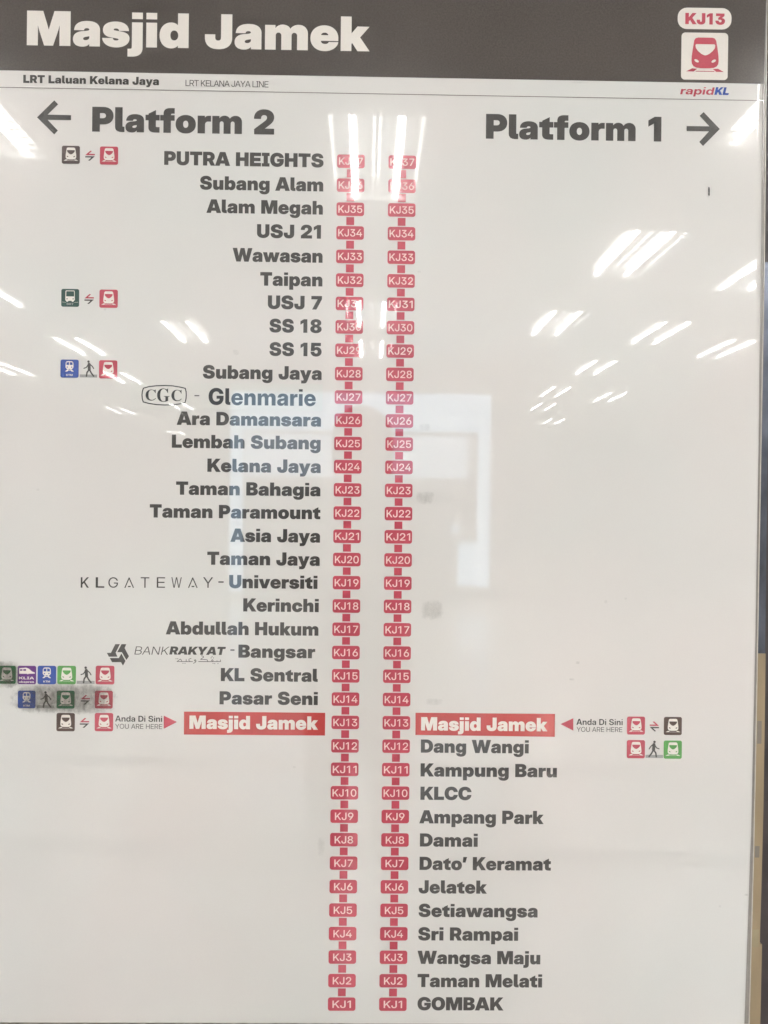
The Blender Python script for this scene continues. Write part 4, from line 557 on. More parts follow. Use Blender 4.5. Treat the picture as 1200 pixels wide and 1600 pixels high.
  ["train_emblem","print_white",0.4,[[[486.13,2029.49],[487.54,2029.31],[488.85,2028.78],[489.98,2027.92],[490.84,2026.8],[491.38,2025.5],[491.56,2024.1],[491.41,1968.47],[491.22,1967.07],[490.67,1965.76],[489.8,1964.63],[488.67,1963.77],[487.35,1963.22],[485.94,1963.03],[430.63,1962.85],[429.22,1963.03],[427.91,1963.57],[426.78,1964.42],[425.92,1965.54],[425.38,1966.85],[425.2,1968.25],[425.36,2023.84],[425.55,2025.24],[426.1,2026.55],[426.96,2027.67],[428.09,2028.54],[429.41,2029.08],[430.82,2029.27]]],None],
]:
    V, T = fill2d([[tuple(q) for q in pl] if sum(a[0]*b[1]-b[0]*a[1] for a, b in zip(pl, pl[1:]+pl[:1])) > 0 else [tuple(q) for q in pl][::-1] for pl in polys])
    flat(name, V, T, mat, lvl, label=label)

# printed words
for name, s, font, x0, x1, base, cap, mat, mode, shear, lvl, label in [
  ["heading","Masjid Jamek","black",-493.07,-14.36,1994.46,48.34,"print_white","scale",0,0.4,"large white heading reading Masjid Jamek"],
  ["line_name","LRT Laluan Kelana Jaya","black",-497.44,-308.54,1941.9,11.18,"ink","scale",0,0.4,None],
  ["line_name_translation","LRT KELANA JAYA LINE","regular",-271.45,-155.57,1941.43,8.6,"ink","track",0,0.4,None],
  ["platform_name","Platform 2","black",-401.07,-146.98,1875.53,34.66,"ink","scale",0,0.4,None],
  ["platform_name","Platform 1","black",150.41,398.29,1874.85,34.87,"ink","scale",0,0.4,None],
  ["station_name","PUTRA HEIGHTS","black",-300.22,-77.26,1830.61,19.36,"ink","scale",0,0.4,"lettering reading PUTRA HEIGHTS"],
  ["station_name","Subang Alam","black",-249.82,-77.34,1796.94,19.1,"ink","scale",0,0.4,"lettering reading Subang Alam"],
  ["station_name","Alam Megah","black",-240.53,-77.44,1764.44,19.11,"ink","scale",0,0.4,"lettering reading Alam Megah"],
  ["station_name","USJ 21","black",-169.45,-79.76,1730.65,19.12,"ink","scale",0,0.4,"lettering reading USJ 21"],
  ["station_name","Wawasan","black",-203.13,-77.15,1696.89,19.11,"ink","scale",0,0.4,"lettering reading Wawasan"],
  ["station_name","Taipan","black",-164.25,-77.06,1663.65,19.03,"ink","scale",0,0.4,"lettering reading Taipan"],
  ["station_name","USJ 7","black",-153.15,-77.34,1631.17,19.03,"ink","scale",0,0.4,"lettering reading USJ 7"],
  ["station_name","SS 18","black",-150.56,-77.43,1598.37,19.04,"ink","scale",0,0.4,"lettering reading SS 18"],
  ["station_name","SS 15","black",-150.21,-77.08,1565.5,19.04,"ink","scale",0,0.4,"lettering reading SS 15"],
  ["station_name","Subang Jaya","black",-243.02,-76.72,1532.42,18.85,"ink","scale",0,0.4,"lettering reading Subang Jaya"],
  ["station_name","Ara Damansara","black",-279.0,-76.91,1467.01,18.85,"ink","scale",0,0.4,"lettering reading Ara Damansara"],
  ["station_name","Lembah Subang","black",-285.37,-77.01,1434.87,18.67,"ink","scale",0,0.4,"lettering reading Lembah Subang"],
  ["station_name","Kelana Jaya","black",-235.37,-76.65,1401.71,18.68,"ink","scale",0,0.4,"lettering reading Kelana Jaya"],
  ["station_name","Taman Bahagia","black",-278.87,-76.75,1369.13,18.68,"ink","scale",0,0.4,"lettering reading Taman Bahagia"],
  ["station_name","Taman Paramount","black",-315.19,-76.4,1336.82,18.68,"ink","scale",0,0.4,"lettering reading Taman Paramount"],
  ["station_name","Asia Jaya","black",-202.1,-76.49,1303.96,18.69,"ink","scale",0,0.4,"lettering reading Asia Jaya"],
  ["station_name","Taman Jaya","black",-234.18,-76.59,1271.44,18.51,"ink","scale",0,0.4,"lettering reading Taman Jaya"],
  ["station_name","Universiti","black",-203.2,-79.39,1239.0,18.51,"ink","scale",0,0.4,"lettering reading Universiti"],
  ["station_name","Kerinchi","black",-183.14,-77.24,1206.39,18.52,"ink","scale",0,0.4,"lettering reading Kerinchi"],
  ["station_name","Abdullah Hukum","black",-291.14,-77.33,1173.21,18.51,"ink","scale",0,0.4,"lettering reading Abdullah Hukum"],
  ["station_name","Bangsar","black",-189.18,-81.48,1141.51,18.34,"ink","scale",0,0.4,"lettering reading Bangsar"],
  ["station_name","KL Sentral","black",-213.47,-77.52,1108.38,18.43,"ink","scale",0,0.4,"lettering reading KL Sentral"],
  ["station_name","Pasar Seni","black",-214.92,-77.17,1075.73,18.43,"ink","scale",0,0.4,"lettering reading Pasar Seni"],
  ["station_name","Glenmarie","heavy",-234.58,-84.58,1495.7,23.34,"ink_black","scale",0,1.0,"thinner lettering on a clear film patch reading Glenmarie"],
  ["station_name","Masjid Jamek","black",-256.65,-76.35,1041.13,18.7,"print_white","scale",0,0.6,"white lettering reading Masjid Jamek on the left red bar"],
  ["station_name","Masjid Jamek","black",68.41,246.76,1041.36,18.77,"print_white","scale",0,0.6,"white lettering reading Masjid Jamek on the right red bar"],
  ["station_name","Dang Wangi","black",68.49,220.69,1009.95,18.59,"ink","scale",0,0.4,"lettering reading Dang Wangi"],
  ["station_name","Kampung Baru","black",68.41,260.9,976.43,18.59,"ink","scale",0,0.4,"lettering reading Kampung Baru"],
  ["station_name","KLCC","black",68.59,140.62,943.54,18.58,"ink","scale",0,0.4,"lettering reading KLCC"],
  ["station_name","Ampang Park","black",67.33,242.91,910.37,18.6,"ink","scale",0,0.4,"lettering reading Ampang Park"],
  ["station_name","Damai","black",68.6,150.12,877.7,18.59,"ink","scale",0,0.4,"lettering reading Damai"],
  ["station_name","Dato’ Keramat","black",68.42,253.8,844.76,18.6,"ink","scale",0,0.4,"lettering reading Dato' Keramat"],
  ["station_name","Jelatek","black",67.52,163.87,811.71,18.59,"ink","scale",0,0.4,"lettering reading Jelatek"],
  ["station_name","Setiawangsa","black",67.89,235.8,778.47,18.6,"ink","scale",0,0.4,"lettering reading Setiawangsa"],
  ["station_name","Sri Rampai","black",67.62,208.66,745.4,18.6,"ink","scale",0,0.4,"lettering reading Sri Rampai"],
  ["station_name","Wangsa Maju","black",67.0,240.36,712.31,18.61,"ink","scale",0,0.4,"lettering reading Wangsa Maju"],
  ["station_name","Taman Melati","black",67.36,243.27,679.61,18.61,"ink","scale",0,0.4,"lettering reading Taman Melati"],
  ["station_name","GOMBAK","black",67.72,189.14,646.91,18.61,"ink","scale",0,0.4,"lettering reading GOMBAK"],
  ["here_note","Anda Di Sini","demi",-360.47,-294.87,1050.55,8.26,"ink","scale",0,0.4,None],
  ["here_note","YOU ARE HERE","regular",-360.37,-294.77,1040.49,6.73,"ink","scale",0,0.4,None],
  ["here_note","Anda Di Sini","demi",287.59,353.15,1050.82,8.41,"ink","scale",0,0.4,None],
  ["here_note","YOU ARE HERE","regular",288.07,352.8,1041.05,6.78,"ink","scale",0,0.4,None],
  ["sponsor_lettering","BANK","light",-334.64,-286.37,1144.66,11.31,"ink","scale",0.2,0.4,None],
  ["sponsor_lettering","RAKYAT","black",-285.92,-207.59,1145.03,11.4,"ink","scale",0.2,0.4,None],
  ["station_code","KJ13","black",430.3,486.68,2040.94,15.88,"red","scale",0,0.6,None],
  ["operator_logo","rapid","bold",424.28,472.4,1942.09,10.47,"red","scale",0.22,0.4,None],
  ["operator_logo","KL","black",472.68,494.22,1942.07,10.92,"blue","scale",0.22,0.4,None],
  ["sponsor_lettering","C","serif",-322.48,-308.07,1500.36,15.61,"ink_black","box",0,1.0,None],
  ["sponsor_lettering","G","serif",-306.41,-288.96,1498.78,18.9,"ink_black","box",0,1.0,None],
  ["sponsor_lettering","C","serif",-286.52,-272.01,1500.0,16.03,"ink_black","box",0,1.0,None],
  ["sponsor_lettering","K","semi",-410.36,-398.84,1237.48,14.75,"ink","box",0,0.4,None],
  ["sponsor_lettering","L","semi",-389.55,-377.47,1237.69,14.75,"ink","box",0,0.4,None],
  ["sponsor_lettering","G","regular",-371.89,-358.5,1237.87,14.76,"ink","box",0,0.4,None],
  ["sponsor_lettering","T","regular",-326.86,-314.76,1238.3,14.76,"ink","box",0,0.4,None],
  ["sponsor_lettering","E","regular",-304.34,-292.79,1238.52,14.77,"ink","box",0,0.4,None],
  ["sponsor_lettering","W","regular",-284.03,-269.5,1238.73,14.77,"ink","box",0,0.4,None],
  ["sponsor_lettering","Y","regular",-239.67,-225.68,1239.16,14.78,"ink","box",0,0.4,None],
]:
    V, T = word(s, font, x0, x1, base, cap, mode, shear)
    flat(name, V, T, mat, lvl, label=label)

# ------------------------------------------------------------------ station codes: two columns of badges joined by bars
def rounded(w, h, r, n=6):
    p = []
    for cx, cy, a0 in ((w/2-r, -h/2+r, -90), (w/2-r, h/2-r, 0), (-w/2+r, h/2-r, 90), (-w/2+r, -h/2+r, 180)):
        for i in range(n+1):
            a = math.radians(a0+90*i/n); p.append((cx+r*math.cos(a), cy+r*math.sin(a)))
    return p
badge_me = mesh('station_badge', [(x/1000, 0, z/1000) for x, z in rounded(38.7, 18.9, 3.4)], [tuple(range(28))])
badge_me.materials.append(MAT['red'])
bar_me = mesh('line_bar', [(-.0055, 0, -.5), (.0055, 0, -.5), (.0055, 0, .5), (-.0055, 0, .5)], [(0, 1, 2, 3)])
bar_me.materials.append(MAT['red'])
BADGES = [
  [37,-38.91,33.29,1839.85],
  [36,-38.95,33.26,1806.24],
  [35,-38.99,33.22,1772.63],
  [34,-38.9,33.26,1739.44],
  [33,-38.8,33.3,1706.24],
  [32,-38.71,33.33,1673.04],
  [31,-38.7,33.3,1640.21],
  [30,-38.68,33.26,1607.39],
  [29,-38.67,33.23,1574.55],
  [28,-38.65,33.19,1541.72],
  [27,-38.63,33.16,1508.88],
  [26,-38.62,33.2,1476.3],
  [25,-38.6,33.24,1443.72],
  [24,-38.58,33.29,1411.13],
  [23,-38.56,33.33,1378.54],
  [22,-38.55,33.37,1345.95],
  [21,-38.53,33.42,1313.35],
  [20,-38.51,33.46,1280.75],
  [19,-38.49,33.51,1248.14],
  [18,-38.45,33.52,1215.42],
  [17,-38.41,33.53,1182.69],
  [16,-38.37,33.55,1149.96],
  [15,-38.33,33.56,1117.22],
  [14,-38.29,33.58,1084.48],
  [13,-38.25,33.59,1051.74],
  [12,-38.28,33.57,1018.76],
  [11,-38.31,33.54,985.77],
  [10,-38.34,33.51,952.78],
  [9,-38.37,33.48,919.79],
  [8,-38.4,33.45,886.8],
  [7,-38.43,33.43,853.8],
  [6,-38.53,33.37,820.73],
  [5,-38.62,33.31,787.66],
  [4,-38.71,33.25,754.58],
  [3,-38.8,33.2,721.5],
  [2,-38.89,33.14,688.42],
  [1,-38.98,33.08,655.33],
]
for i, (n, xa, xb, z) in enumerate(BADGES):
    code = 'KJ%d' % n
    w = 33.6 if n > 9 else 26.0
    V, T = word(code, 'semi', -w/2, w/2, -5.15, 10.3)
    code_me = mesh('badge_code', [(x/1000, 0, zz/1000) for x, zz in V], T); code_me.materials.append(MAT['code_pink'])
    for x, side in ((xa, 'left'), (xb, 'right')):
        b = put('station_badge', badge_me, None, board, (x/1000, -.0005, z/1000-BZ), 'red badge %s in the %s column' % (code, side))
        c = put('badge_code', code_me, None, b, (0, -.0003, 0))
        if i+1 < len(BADGES):
            x2 = BADGES[i+1][1 if side == 'left' else 2]; z2 = BADGES[i+1][3]
            o = put('line_bar', bar_me, None, board, ((x+x2)/2000, -.0004, (z+z2)/2000-BZ))
            o.scale = (1, 1, (z-z2-18.9-3.2)/1000)

# ------------------------------------------------------------------ service symbols
def stroke(pts, w):
    out = []
    for (ax, ay), (bx, by) in zip(pts, pts[1:]):
        l = math.hypot(bx-ax, by-ay); nx, ny = -(by-ay)/l*w/2, (bx-ax)/l*w/2
        q = [(ax+nx, ay+ny), (bx+nx, by+ny), (bx-nx, by-ny), (ax-nx, ay-ny)]
        if sum(a[0]*b[1]-b[0]*a[1] for a, b in zip(q, q[1:]+q[:1])) < 0: q = q[::-1]
        out.append(q)
    for x, y in pts: out.append(disc(x, y, w/2))
    return out
def disc(x, y, r, ry=None, n=12, tilt=0):
    ry = ry or r; c, s = math.cos(tilt), math.sin(tilt)
    return [(x+r*math.cos(a)*c-ry*math.sin(a)*s, y+r*math.cos(a)*s+ry*math.sin(a)*c) for a in (2*math.pi*i/n for i in range(n))]
def up(pl):
    pl = [(x-.5, .5-y) for x, y in pl]
    return pl if sum(a[0]*b[1]-b[0]*a[1] for a, b in zip(pl, pl[1:]+pl[:1])) > 0 else pl[::-1]

TRAIN_BODY = [(.30,.115),(.36,.10),(.66,.10),(.715,.115),(.745,.16),(.775,.32),(.80,.50),(.805,.60),(.795,.67),(.76,.72),(.70,.75),(.60,.762),(.42,.762),(.32,.75),(.26,.72),(.225,.67),(.215,.60),(.22,.50),(.245,.32),(.27,.16)]
TRAIN_GLASS = [(.31,.245),(.71,.245),(.725,.27),(.715,.33),(.67,.39),(.60,.45),(.54,.48),(.51,.485),(.48,.48),(.42,.45),(.35,.39),(.305,.33),(.295,.27)]
RAILS = [[(.10,.835),(.23,.765),(.34,.775),(.265,.835)], [(.92,.835),(.79,.765),(.68,.775),(.755,.835)], [(.31,.82),(.71,.82),(.715,.835),(.305,.835)]]
HEADL = [disc(.325, .605, .055, .028, 10, .5), disc(.695, .605, .055, .028, 10, -.5)]
def symbol(parent, s, lite, polys, mat, lvl, name='pictogram'):
    V, T = fill2d([[(x*s, y*s) for x, y in up(pl)] for pl in polys])
    return flat(name, V, T, mat, lvl, parent)

def lines_of_text(parent, s, txt, font, x0, x1, yb, cap, mat):
    V, T = word(txt, font, (x0-.5)*s, (x1-.5)*s, (.5-yb)*s, cap*s)
    return flat('symbol_lettering', V, T, mat, .3, parent)

def icon(kind, bg, x, z, s, label):
    if kind in ('train', 'bus', 'railcar', 'express'):
        sq = [(px, pz) for px, pz in rounded(s, s, s*.10, 4)]
        V, T = sq, [tuple(range(len(sq)))]
        names = {'train': 'train_symbol', 'bus': 'bus_symbol', 'railcar': 'railcar_symbol', 'express': 'express_train_symbol'}
        colour = bg.replace('_two', '').replace('grimy_', '').replace('_', ' ')
        me = mesh(names[kind], [(a/1000, 0, b/1000) for a, b in V], T)
        o = put(names[kind], me, MAT[bg], board, (x/1000, -.0005, z/1000-BZ), label or colour+' square '+names[kind].replace('_', ' '))
        if kind == 'train':
            symbol(o, s, 1, [TRAIN_BODY]+RAILS, 'print_white', .25)
            symbol(o, s, 1, [TRAIN_GLASS]+HEADL, bg, .4, 'windscreen')
        elif kind == 'bus':
            symbol(o, s, 1, [[(.27,.09),(.72,.09),(.75,.13),(.76,.62),(.70,.68),(.68,.72),(.60,.72),(.58,.67),(.40,.67),(.38,.72),(.30,.72),(.28,.68),(.23,.62),(.24,.13)], [(.05,.73),(.28,.755),(.28,.765),(.05,.745)], [(.95,.73),(.72,.755),(.72,.765),(.95,.745)]], 'print_white', .25)
            symbol(o, s, 1, [[(.285,.13),(.715,.13),(.725,.42),(.275,.42)], disc(.33,.56,.04,.03), disc(.67,.56,.04,.03)], bg, .4, 'windscreen')
            lines_of_text(o, s, 'BRT', 'bold', .31, .69, .90, .11, 'grey')
        elif kind == 'railcar':
            symbol(o, s, 1, [[(.32,.12),(.40,.09),(.60,.09),(.68,.12),(.71,.20),(.72,.42),(.67,.50),(.60,.54),(.72,.63),(.72,.67),(.62,.66),(.56,.60),(.44,.60),(.38,.66),(.28,.67),(.28,.63),(.40,.54),(.33,.50),(.28,.42),(.29,.20)]], 'print_white', .25)
            symbol(o, s, 1, [[(.335,.16),(.48,.14),(.48,.30),(.33,.30)], [(.52,.14),(.665,.16),(.67,.30),(.52,.30)], disc(.38,.42,.035), disc(.62,.42,.035), [(.45,.52),(.55,.52),(.56,.56),(.44,.56)]], bg, .4, 'windscreen')
            lines_of_text(o, s, 'KTM', 'bold', .32, .68, .90, .10, 'print_white')
        else:
            symbol(o, s, 1, [[(.09,.13),(.46,.10),(.62,.16),(.78,.30),(.93,.36),(.93,.42),(.60,.43),(.56,.46),(.50,.43),(.09,.43)]], 'print_white', .25)
            symbol(o, s, 1, [[(.13,.19),(.27,.18),(.27,.27),(.13,.27)], [(.31,.18),(.46,.17),(.46,.27),(.31,.27)]], bg, .4, 'windscreen')
            lines_of_text(o, s, 'KLIA', 'bold', .08, .90, .73, .14, 'print_white')
            lines_of_text(o, s, 'ekspres', 'bold', .07, .90, .92, .11, 'print_white')
    elif kind in ('swap', 'swap2'):
        f = (lambda p: p) if kind == 'swap' else (lambda p: [(1-a, b) for a, b in p])
        V, T = fill2d([[(a*s, b*s) for a, b in up(f([(.0,.47),(.52,.0),(.70,.03),(.36,.33),(1,.33),(1,.47)]))]])
        me = mesh('interchange_arrow', [(p/1000, 0, q/1000) for p, q in V], T)
        put('interchange_arrow', me, MAT['red'], board, (x/1000, -.0004, z/1000-BZ), 'red half arrow')
        V, T = fill2d([[(a*s, b*s) for a, b in up(f([(1,.58),(.48,1.06),(.30,1.03),(.64,.72),(0,.72),(0,.58)]))]])
        me = mesh('interchange_arrow', [(p/1000, 0, q/1000) for p, q in V], T)
        put('interchange_arrow', me, MAT['ink'], board, (x/1000, -.0004, z/1000-BZ), 'dark half arrow')
    else:
        f = (lambda p: p) if kind == 'walk' else (lambda p: [(1-a, b) for a, b in p])
        k = s
        polys = [disc(.50, .09, .072, .072)]
        polys += stroke([(.53,.24),(.55,.55)], .17)
        polys += stroke([(.53,.56),(.42,.72),(.39,.93)], .085) + stroke([(.57,.56),(.66,.74),(.80,.92)], .085)
        polys += stroke([(.50,.24),(.38,.43),(.24,.48)], .06) + stroke([(.57,.23),(.72,.36),(.80,.49)], .06)
        V, T = fill2d([[(a*s, b*s) for a, b in up(f(p))] for p in polys])
        me = mesh('walking_figure', [(p/1000, 0, q/1000) for p, q in V], T)
        put('walking_figure', me, MAT['ink'], board, (x/1000, -.0008, z/1000-BZ), 'dark walking figure')
        V, T = fill2d([[(a*s, b*s) for a, b in up([(0,.83),(1,.83),(1,1.0),(0,1.0)])]])
        me = mesh('pavement_bar', [(p/1000, 0, q/1000) for p, q in V], T)
        put('pavement_bar', me, MAT['grey'], board, (x/1000, -.0004, z/1000-BZ), 'grey bar under a walking figure')

for a in [
  ["train","dark_grey",-430.22,1842.54,25.08,None],
  ["swap","",-403.53,1842.09,13.25,None],
  ["train","red",-377.1,1842.3,25.33,None],
  ["bus","dark_green",-429.03,1642.63,24.9,None],
  ["swap","",-402.69,1641.84,13.16,None],
  ["train","red",-375.62,1642.23,25.55,None],
  ["railcar","blue",-428.96,1543.74,25.32,None],
  ["walk","",-402.57,1543.95,24.33,None],
  ["train","red",-375.23,1543.37,25.57,None],
  ["train","grimy_green",-511.94,1114.83,25.29,"dirt-smeared green train symbol"],
  ["express","purple",-484.02,1114.66,25.83,None],
  ["railcar","blue",-456.23,1114.89,25.85,None],
  ["train","green",-428.69,1115.12,25.86,None],
  ["walk","",-402.07,1115.44,24.98,None],
  ["train","red",-375.2,1115.48,26.11,None],
  ["railcar","blue",-483.95,1080.53,24.68,None],
  ["walk","",-457.67,1080.56,24.49,None],
  ["train","dark_green_two",-429.72,1080.69,25.1,None],
  ["swap","",-402.34,1080.91,12.91,None],
  ["train","red",-376.55,1081.12,25.04,None],
  ["train","brown",-429.36,1049.14,25.6,None],
  ["swap","",-403.21,1048.62,13.17,None],
  ["train","red",-376.0,1049.55,25.63,None],
  ["train","red",372.08,1050.44,25.51,None],
  ["swap2","",398.14,1049.78,13.33,None],
  ["train","brown",424.35,1050.21,25.58,None],
  ["train","red",372.28,1017.06,25.7,None],
  ["walk2","",398.52,1017.43,24.99,None],
  ["train","green",424.65,1016.81,25.77,None],
]: icon(*a)

# large train emblem in the heading: red on its white square
def emblem(x, z, s):
    for polys, mat, lvl, nm in (([TRAIN_BODY]+RAILS, 'red', .7, 'pictogram'), ([TRAIN_GLASS]+HEADL, 'print_white', .9, 'windscreen')):
        V, T = fill2d([[(px*s+x, py*s+z) for px, py in up(pl)] for pl in polys])
        flat(nm, V, T, mat, lvl)
pill = [o for o in board.children if o.name.startswith('train_emblem')][0]
vs = [v.co for v in pill.data.vertices]
emblem((min(v.x for v in vs)+max(v.x for v in vs))*500, (min(v.z for v in vs)+max(v.z for v in vs))*500+BZ*0, (max(v.x for v in vs)-min(v.x for v in vs))*1000*.985)

# dirt, smudges and scratches lying on the laminate
G_HEAVY, G_SOFT, G_FAINT, G_PEN = grime('heavy_grime', .66, (.10, .086, .064, 1)), grime('soft_grime', .22, (.11, .10, .065, 1), .8), grime('faint_grime', .15, (.11, .10, .07, 1), .8), grime('pen_grime', 1.6, (.03, .03, .035, 1), 2)
for i, (nm, x, z, w, h, st) in enumerate([
  ["grime_smear",-432.19,1082.47,167.4,48.6,1.0],
  ["grime_smear",-516.26,1114.93,55.8,45.0,0.95],
  ["smudge_mark",70.38,1368.53,30.6,21.6,0.5],
  ["smudge_mark",82.04,1210.99,36.0,32.4,0.45],
  ["smudge_mark",69.28,1467.58,19.8,12.6,0.3],
  ["smudge_mark",-196.85,1569.32,10.8,9.0,0.35],
  ["smudge_mark",-70.08,877.39,12.6,30.6,0.3],
  ["pen_mark",466.3,1805.04,2.88,15.3,1.0],
  ["scratch_mark",279.59,1955.28,30.6,3.6,0.4],
  ["smudge_mark",86.18,1082.12,27.0,10.8,0.25],
  ["speck_mark",530.8,812.82,6.3,3.6,0.5],
  ["speck_mark",493.65,796.32,4.5,4.5,0.5],
  ["speck_mark",-109.03,988.78,4.5,3.6,0.4],
  ["speck_mark",288.03,1138.85,7.2,4.5,0.5],
  ["speck_mark",280.15,1115.3,9.0,3.6,0.45],
  ["speck_mark",326.92,1225.05,6.3,6.3,0.4],
  ["speck_mark",354.98,1229.83,5.4,3.6,0.4],
  ["speck_mark",-379.79,1626.86,4.5,3.6,0.3],
  ["speck_mark",-470.79,1374.13,5.4,4.5,0.4],
  ["speck_mark",58.76,1686.12,6.3,3.6,0.3],
  ["speck_mark",544.83,1395.56,5.4,2.25,0.6],
  ["speck_mark",244.42,1469.72,6.3,3.6,0.3],
]):
    mt = G_HEAVY if st > .9 and 'smear' in nm else (G_PEN if st > .75 else G_SOFT if st > .42 else G_FAINT)
    n = 6
    V = [(-w/2+w*a/n, -h/2+h*b/n) for b in range(n+1) for a in range(n+1)]
    T = [(b*(n+1)+a, b*(n+1)+a+1, (b+1)*(n+1)+a+1, (b+1)*(n+1)+a) for b in range(n) for a in range(n)]
    me = mesh(nm, [(p/1000, 0, q/1000) for p, q in V], T)
    put(nm, me, mt, board, (x/1000, -.0016-.0001*(i % 3), z/1000-BZ))

# ------------------------------------------------------------------ the hall (seen in the laminate)
AX = Vector((*[-0.010452,-0.999945], 0)); LT = Vector((-AX.y, AX.x, 0)); ROT = math.atan2(LT.y, LT.x)
ORG = Vector((0, CAM_D, CAM_H))                      # camera mirrored in the board
def room(lat, depth, h): return ORG + AX*depth + LT*lat + Vector((0, 0, h))
H = 2.25; D0, D1 = 1.12, 26.0; HW = 9.0
def quad(name, pts, mat, kind='structure'):
    return put(name, mesh(name, [tuple(p) for p in pts], [tuple(range(len(pts)))]), mat, None, kind=kind)
fz = -CAM_H
quad('floor', [room(-HW, -1, fz), room(HW, -1, fz), room(HW, D1, fz), room(-HW, D1, fz)], M_FLOOR)
quad('ceiling', [room(-HW, -1, H+.09), room(HW, -1, H+.09), room(HW, D1, H+.09), room(-HW, D1, H+.09)], M_CEIL)
quad('far_wall', [room(-HW, D1, fz), room(HW, D1, fz), room(HW, D1, H+.09), room(-HW, D1, H+.09)], M_ROOM)
quad('side_wall', [room(-HW, -1, fz), room(-HW, D1, fz), room(-HW, D1, H+.09), room(-HW, -1, H+.09)], M_ROOM)
quad('side_wall', [room(HW, -1, fz), room(HW, D1, fz), room(HW, D1, H+.09), room(HW, -1, H+.09)], M_ROOM)
quad('wall', [(-HW-1, .055, 0), (HW+1, .055, 0), (HW+1, .055, CAM_H+H+.09), (-HW-1, .055, CAM_H+H+.09)], M_WALL)
for y in (-1.95, -2.98):
    me = box('floor_band', -HW+.5, -.06, .002, HW-.5, .06, .006); o = put('floor_band', me, M_BAND, None, (0, y, 0), kind='structure'); o.rotation_euler = (0, 0, .04)

# ceiling lights: hung boxes with two tubes each behind a bright metal louvre
FL, FW = 1.22, .60
def fixture_parts():
    p = {}
    bm = bmesh.new()
    w, l, h = FW/2, FL/2, .088
    for a in ((-w, -l, 0, -w+.012, l, h), (w-.012, -l, 0, w, l, h), (-w+.012, -l, 0, w-.012, -l+.012, h), (-w+.012, l-.012, 0, w-.012, l, h), (-w+.012, -l+.012, h-.01, w-.012, l-.012, h)):
        box_bm(bm, *a)
    me = bpy.data.meshes.new('housing'); bm.to_mesh(me); bm.free(); me.materials.append(M_WHITE); p['housing'] = me
    # two trough reflectors, folded from bright sheet
    V, Fc = [], []
    prof = [(-.283, .004), (-.272, .022), (-.262, .044), (-.215, .056), (-.145, .061), (-.075, .056), (-.028, .044), (-.018, .022), (-.008, .004)]
    for sgn in (-1, 1):
        b = len(V)
        for y in (-l+.014, l-.014):
            V += [(sgn*x, y, z) for x, z in prof]
        n = len(prof)
        for i in range(n-1):
            q = (b+i, b+i+1, b+n+i+1, b+n+i); Fc.append(q if sgn < 0 else q[::-1])
    p['reflector'] = mesh('reflector', V, Fc); p['reflector'].materials.append(M_ALU2)
    V, Fc = [], []
    def prism(prof, a0, a1, along_y):      # a closed little profile pushed along one axis
        n = len(prof); b = len(V)
        for q in (a0, a1): V.extend((u, q, z) if along_y else (q, u, z) for u, z in prof)
        for i in range(n):
            j = (i+1) % n; Fc.append((b+i, b+j, b+n+j, b+n+i))
    for x in (-.286, .0, .286): prism([(x-.002, .0), (x+.002, .0), (x+.002, .005), (x-.002, .005)], -l+.013, l-.013, True)
    for i in range(1, 13):
        y = -l+FL*i/13
        for a, b in ((-.273, -.178), (-.112, -.017), (.017, .112), (.178, .273)):      # blades stop short of the tubes
            prism([(y-.0008, .002), (y+.0008, .002), (y+.004, .014), (y-.004, .014)], a, b, False)
    bm = bmesh.new(); tmp = mesh('louvre_raw', V, Fc); bm.from_mesh(tmp); bmesh.ops.recalc_face_normals(bm, faces=bm.faces)
    me = bpy.data.meshes.new('louvre'); bm.to_mesh(me); bm.free(); me.materials.append(M_ALU); p['louvre'] = me
    me = cyl('tube', .019, FL-.05); me.materials.append(M_TUBE); p['tube'] = me
    return p
FP = fixture_parts()
WHERE = {'c0': 'nearest light over the photographer, mirrored across the top station codes', 'c1': 'middle light of the centre row, mirrored between two code columns',
 'c2': 'farther dim light of the centre row, mirrored between the code columns', 'r0': 'nearest light on the right, mirrored beside the right-pointing arrow',
 'r1': 'bright two-tube light mirrored high on the right of the blank area', 'r2': 'bright light mirrored against the right edge of the board',
 'r3': 'short bright light mirrored upper right of the code columns', 'r4': 'light mirrored in the middle of the right blank area',
 'r5': 'flat light mirrored near the right edge, below the bright pair', 'r6': 'small light mirrored right of the codes, below the middle pair',
 'r7': 'small dim light mirrored nearer the codes, above the last ones', 'r8': 'thin far light mirrored farther right in the last lit row',
 'r9': 'tiny far light mirrored closest to the right code column', 'r10': 'thinnest far light, mirrored lowest on the right',
 'l0': 'nearest light on the left, mirrored beside the left-pointing arrow', 'l1': 'bright light mirrored left of the station names, above the clear patch',
 'l2': 'wide light mirrored above the blue railcar symbol', 'l8': 'light mirrored against the left edge, level with the bus symbol',
 'l3': 'light mirrored against the left edge, level with the railcar symbol', 'l4': 'thin light mirrored just right of the symbol row at the clear patch',
 'l6': 'faint far light mirrored on the sponsor emblem', 'l5': 'faint far light mirrored under the clear patch on its left', 'l7': 'faintest light, mirrored left above the station names under the patch'}
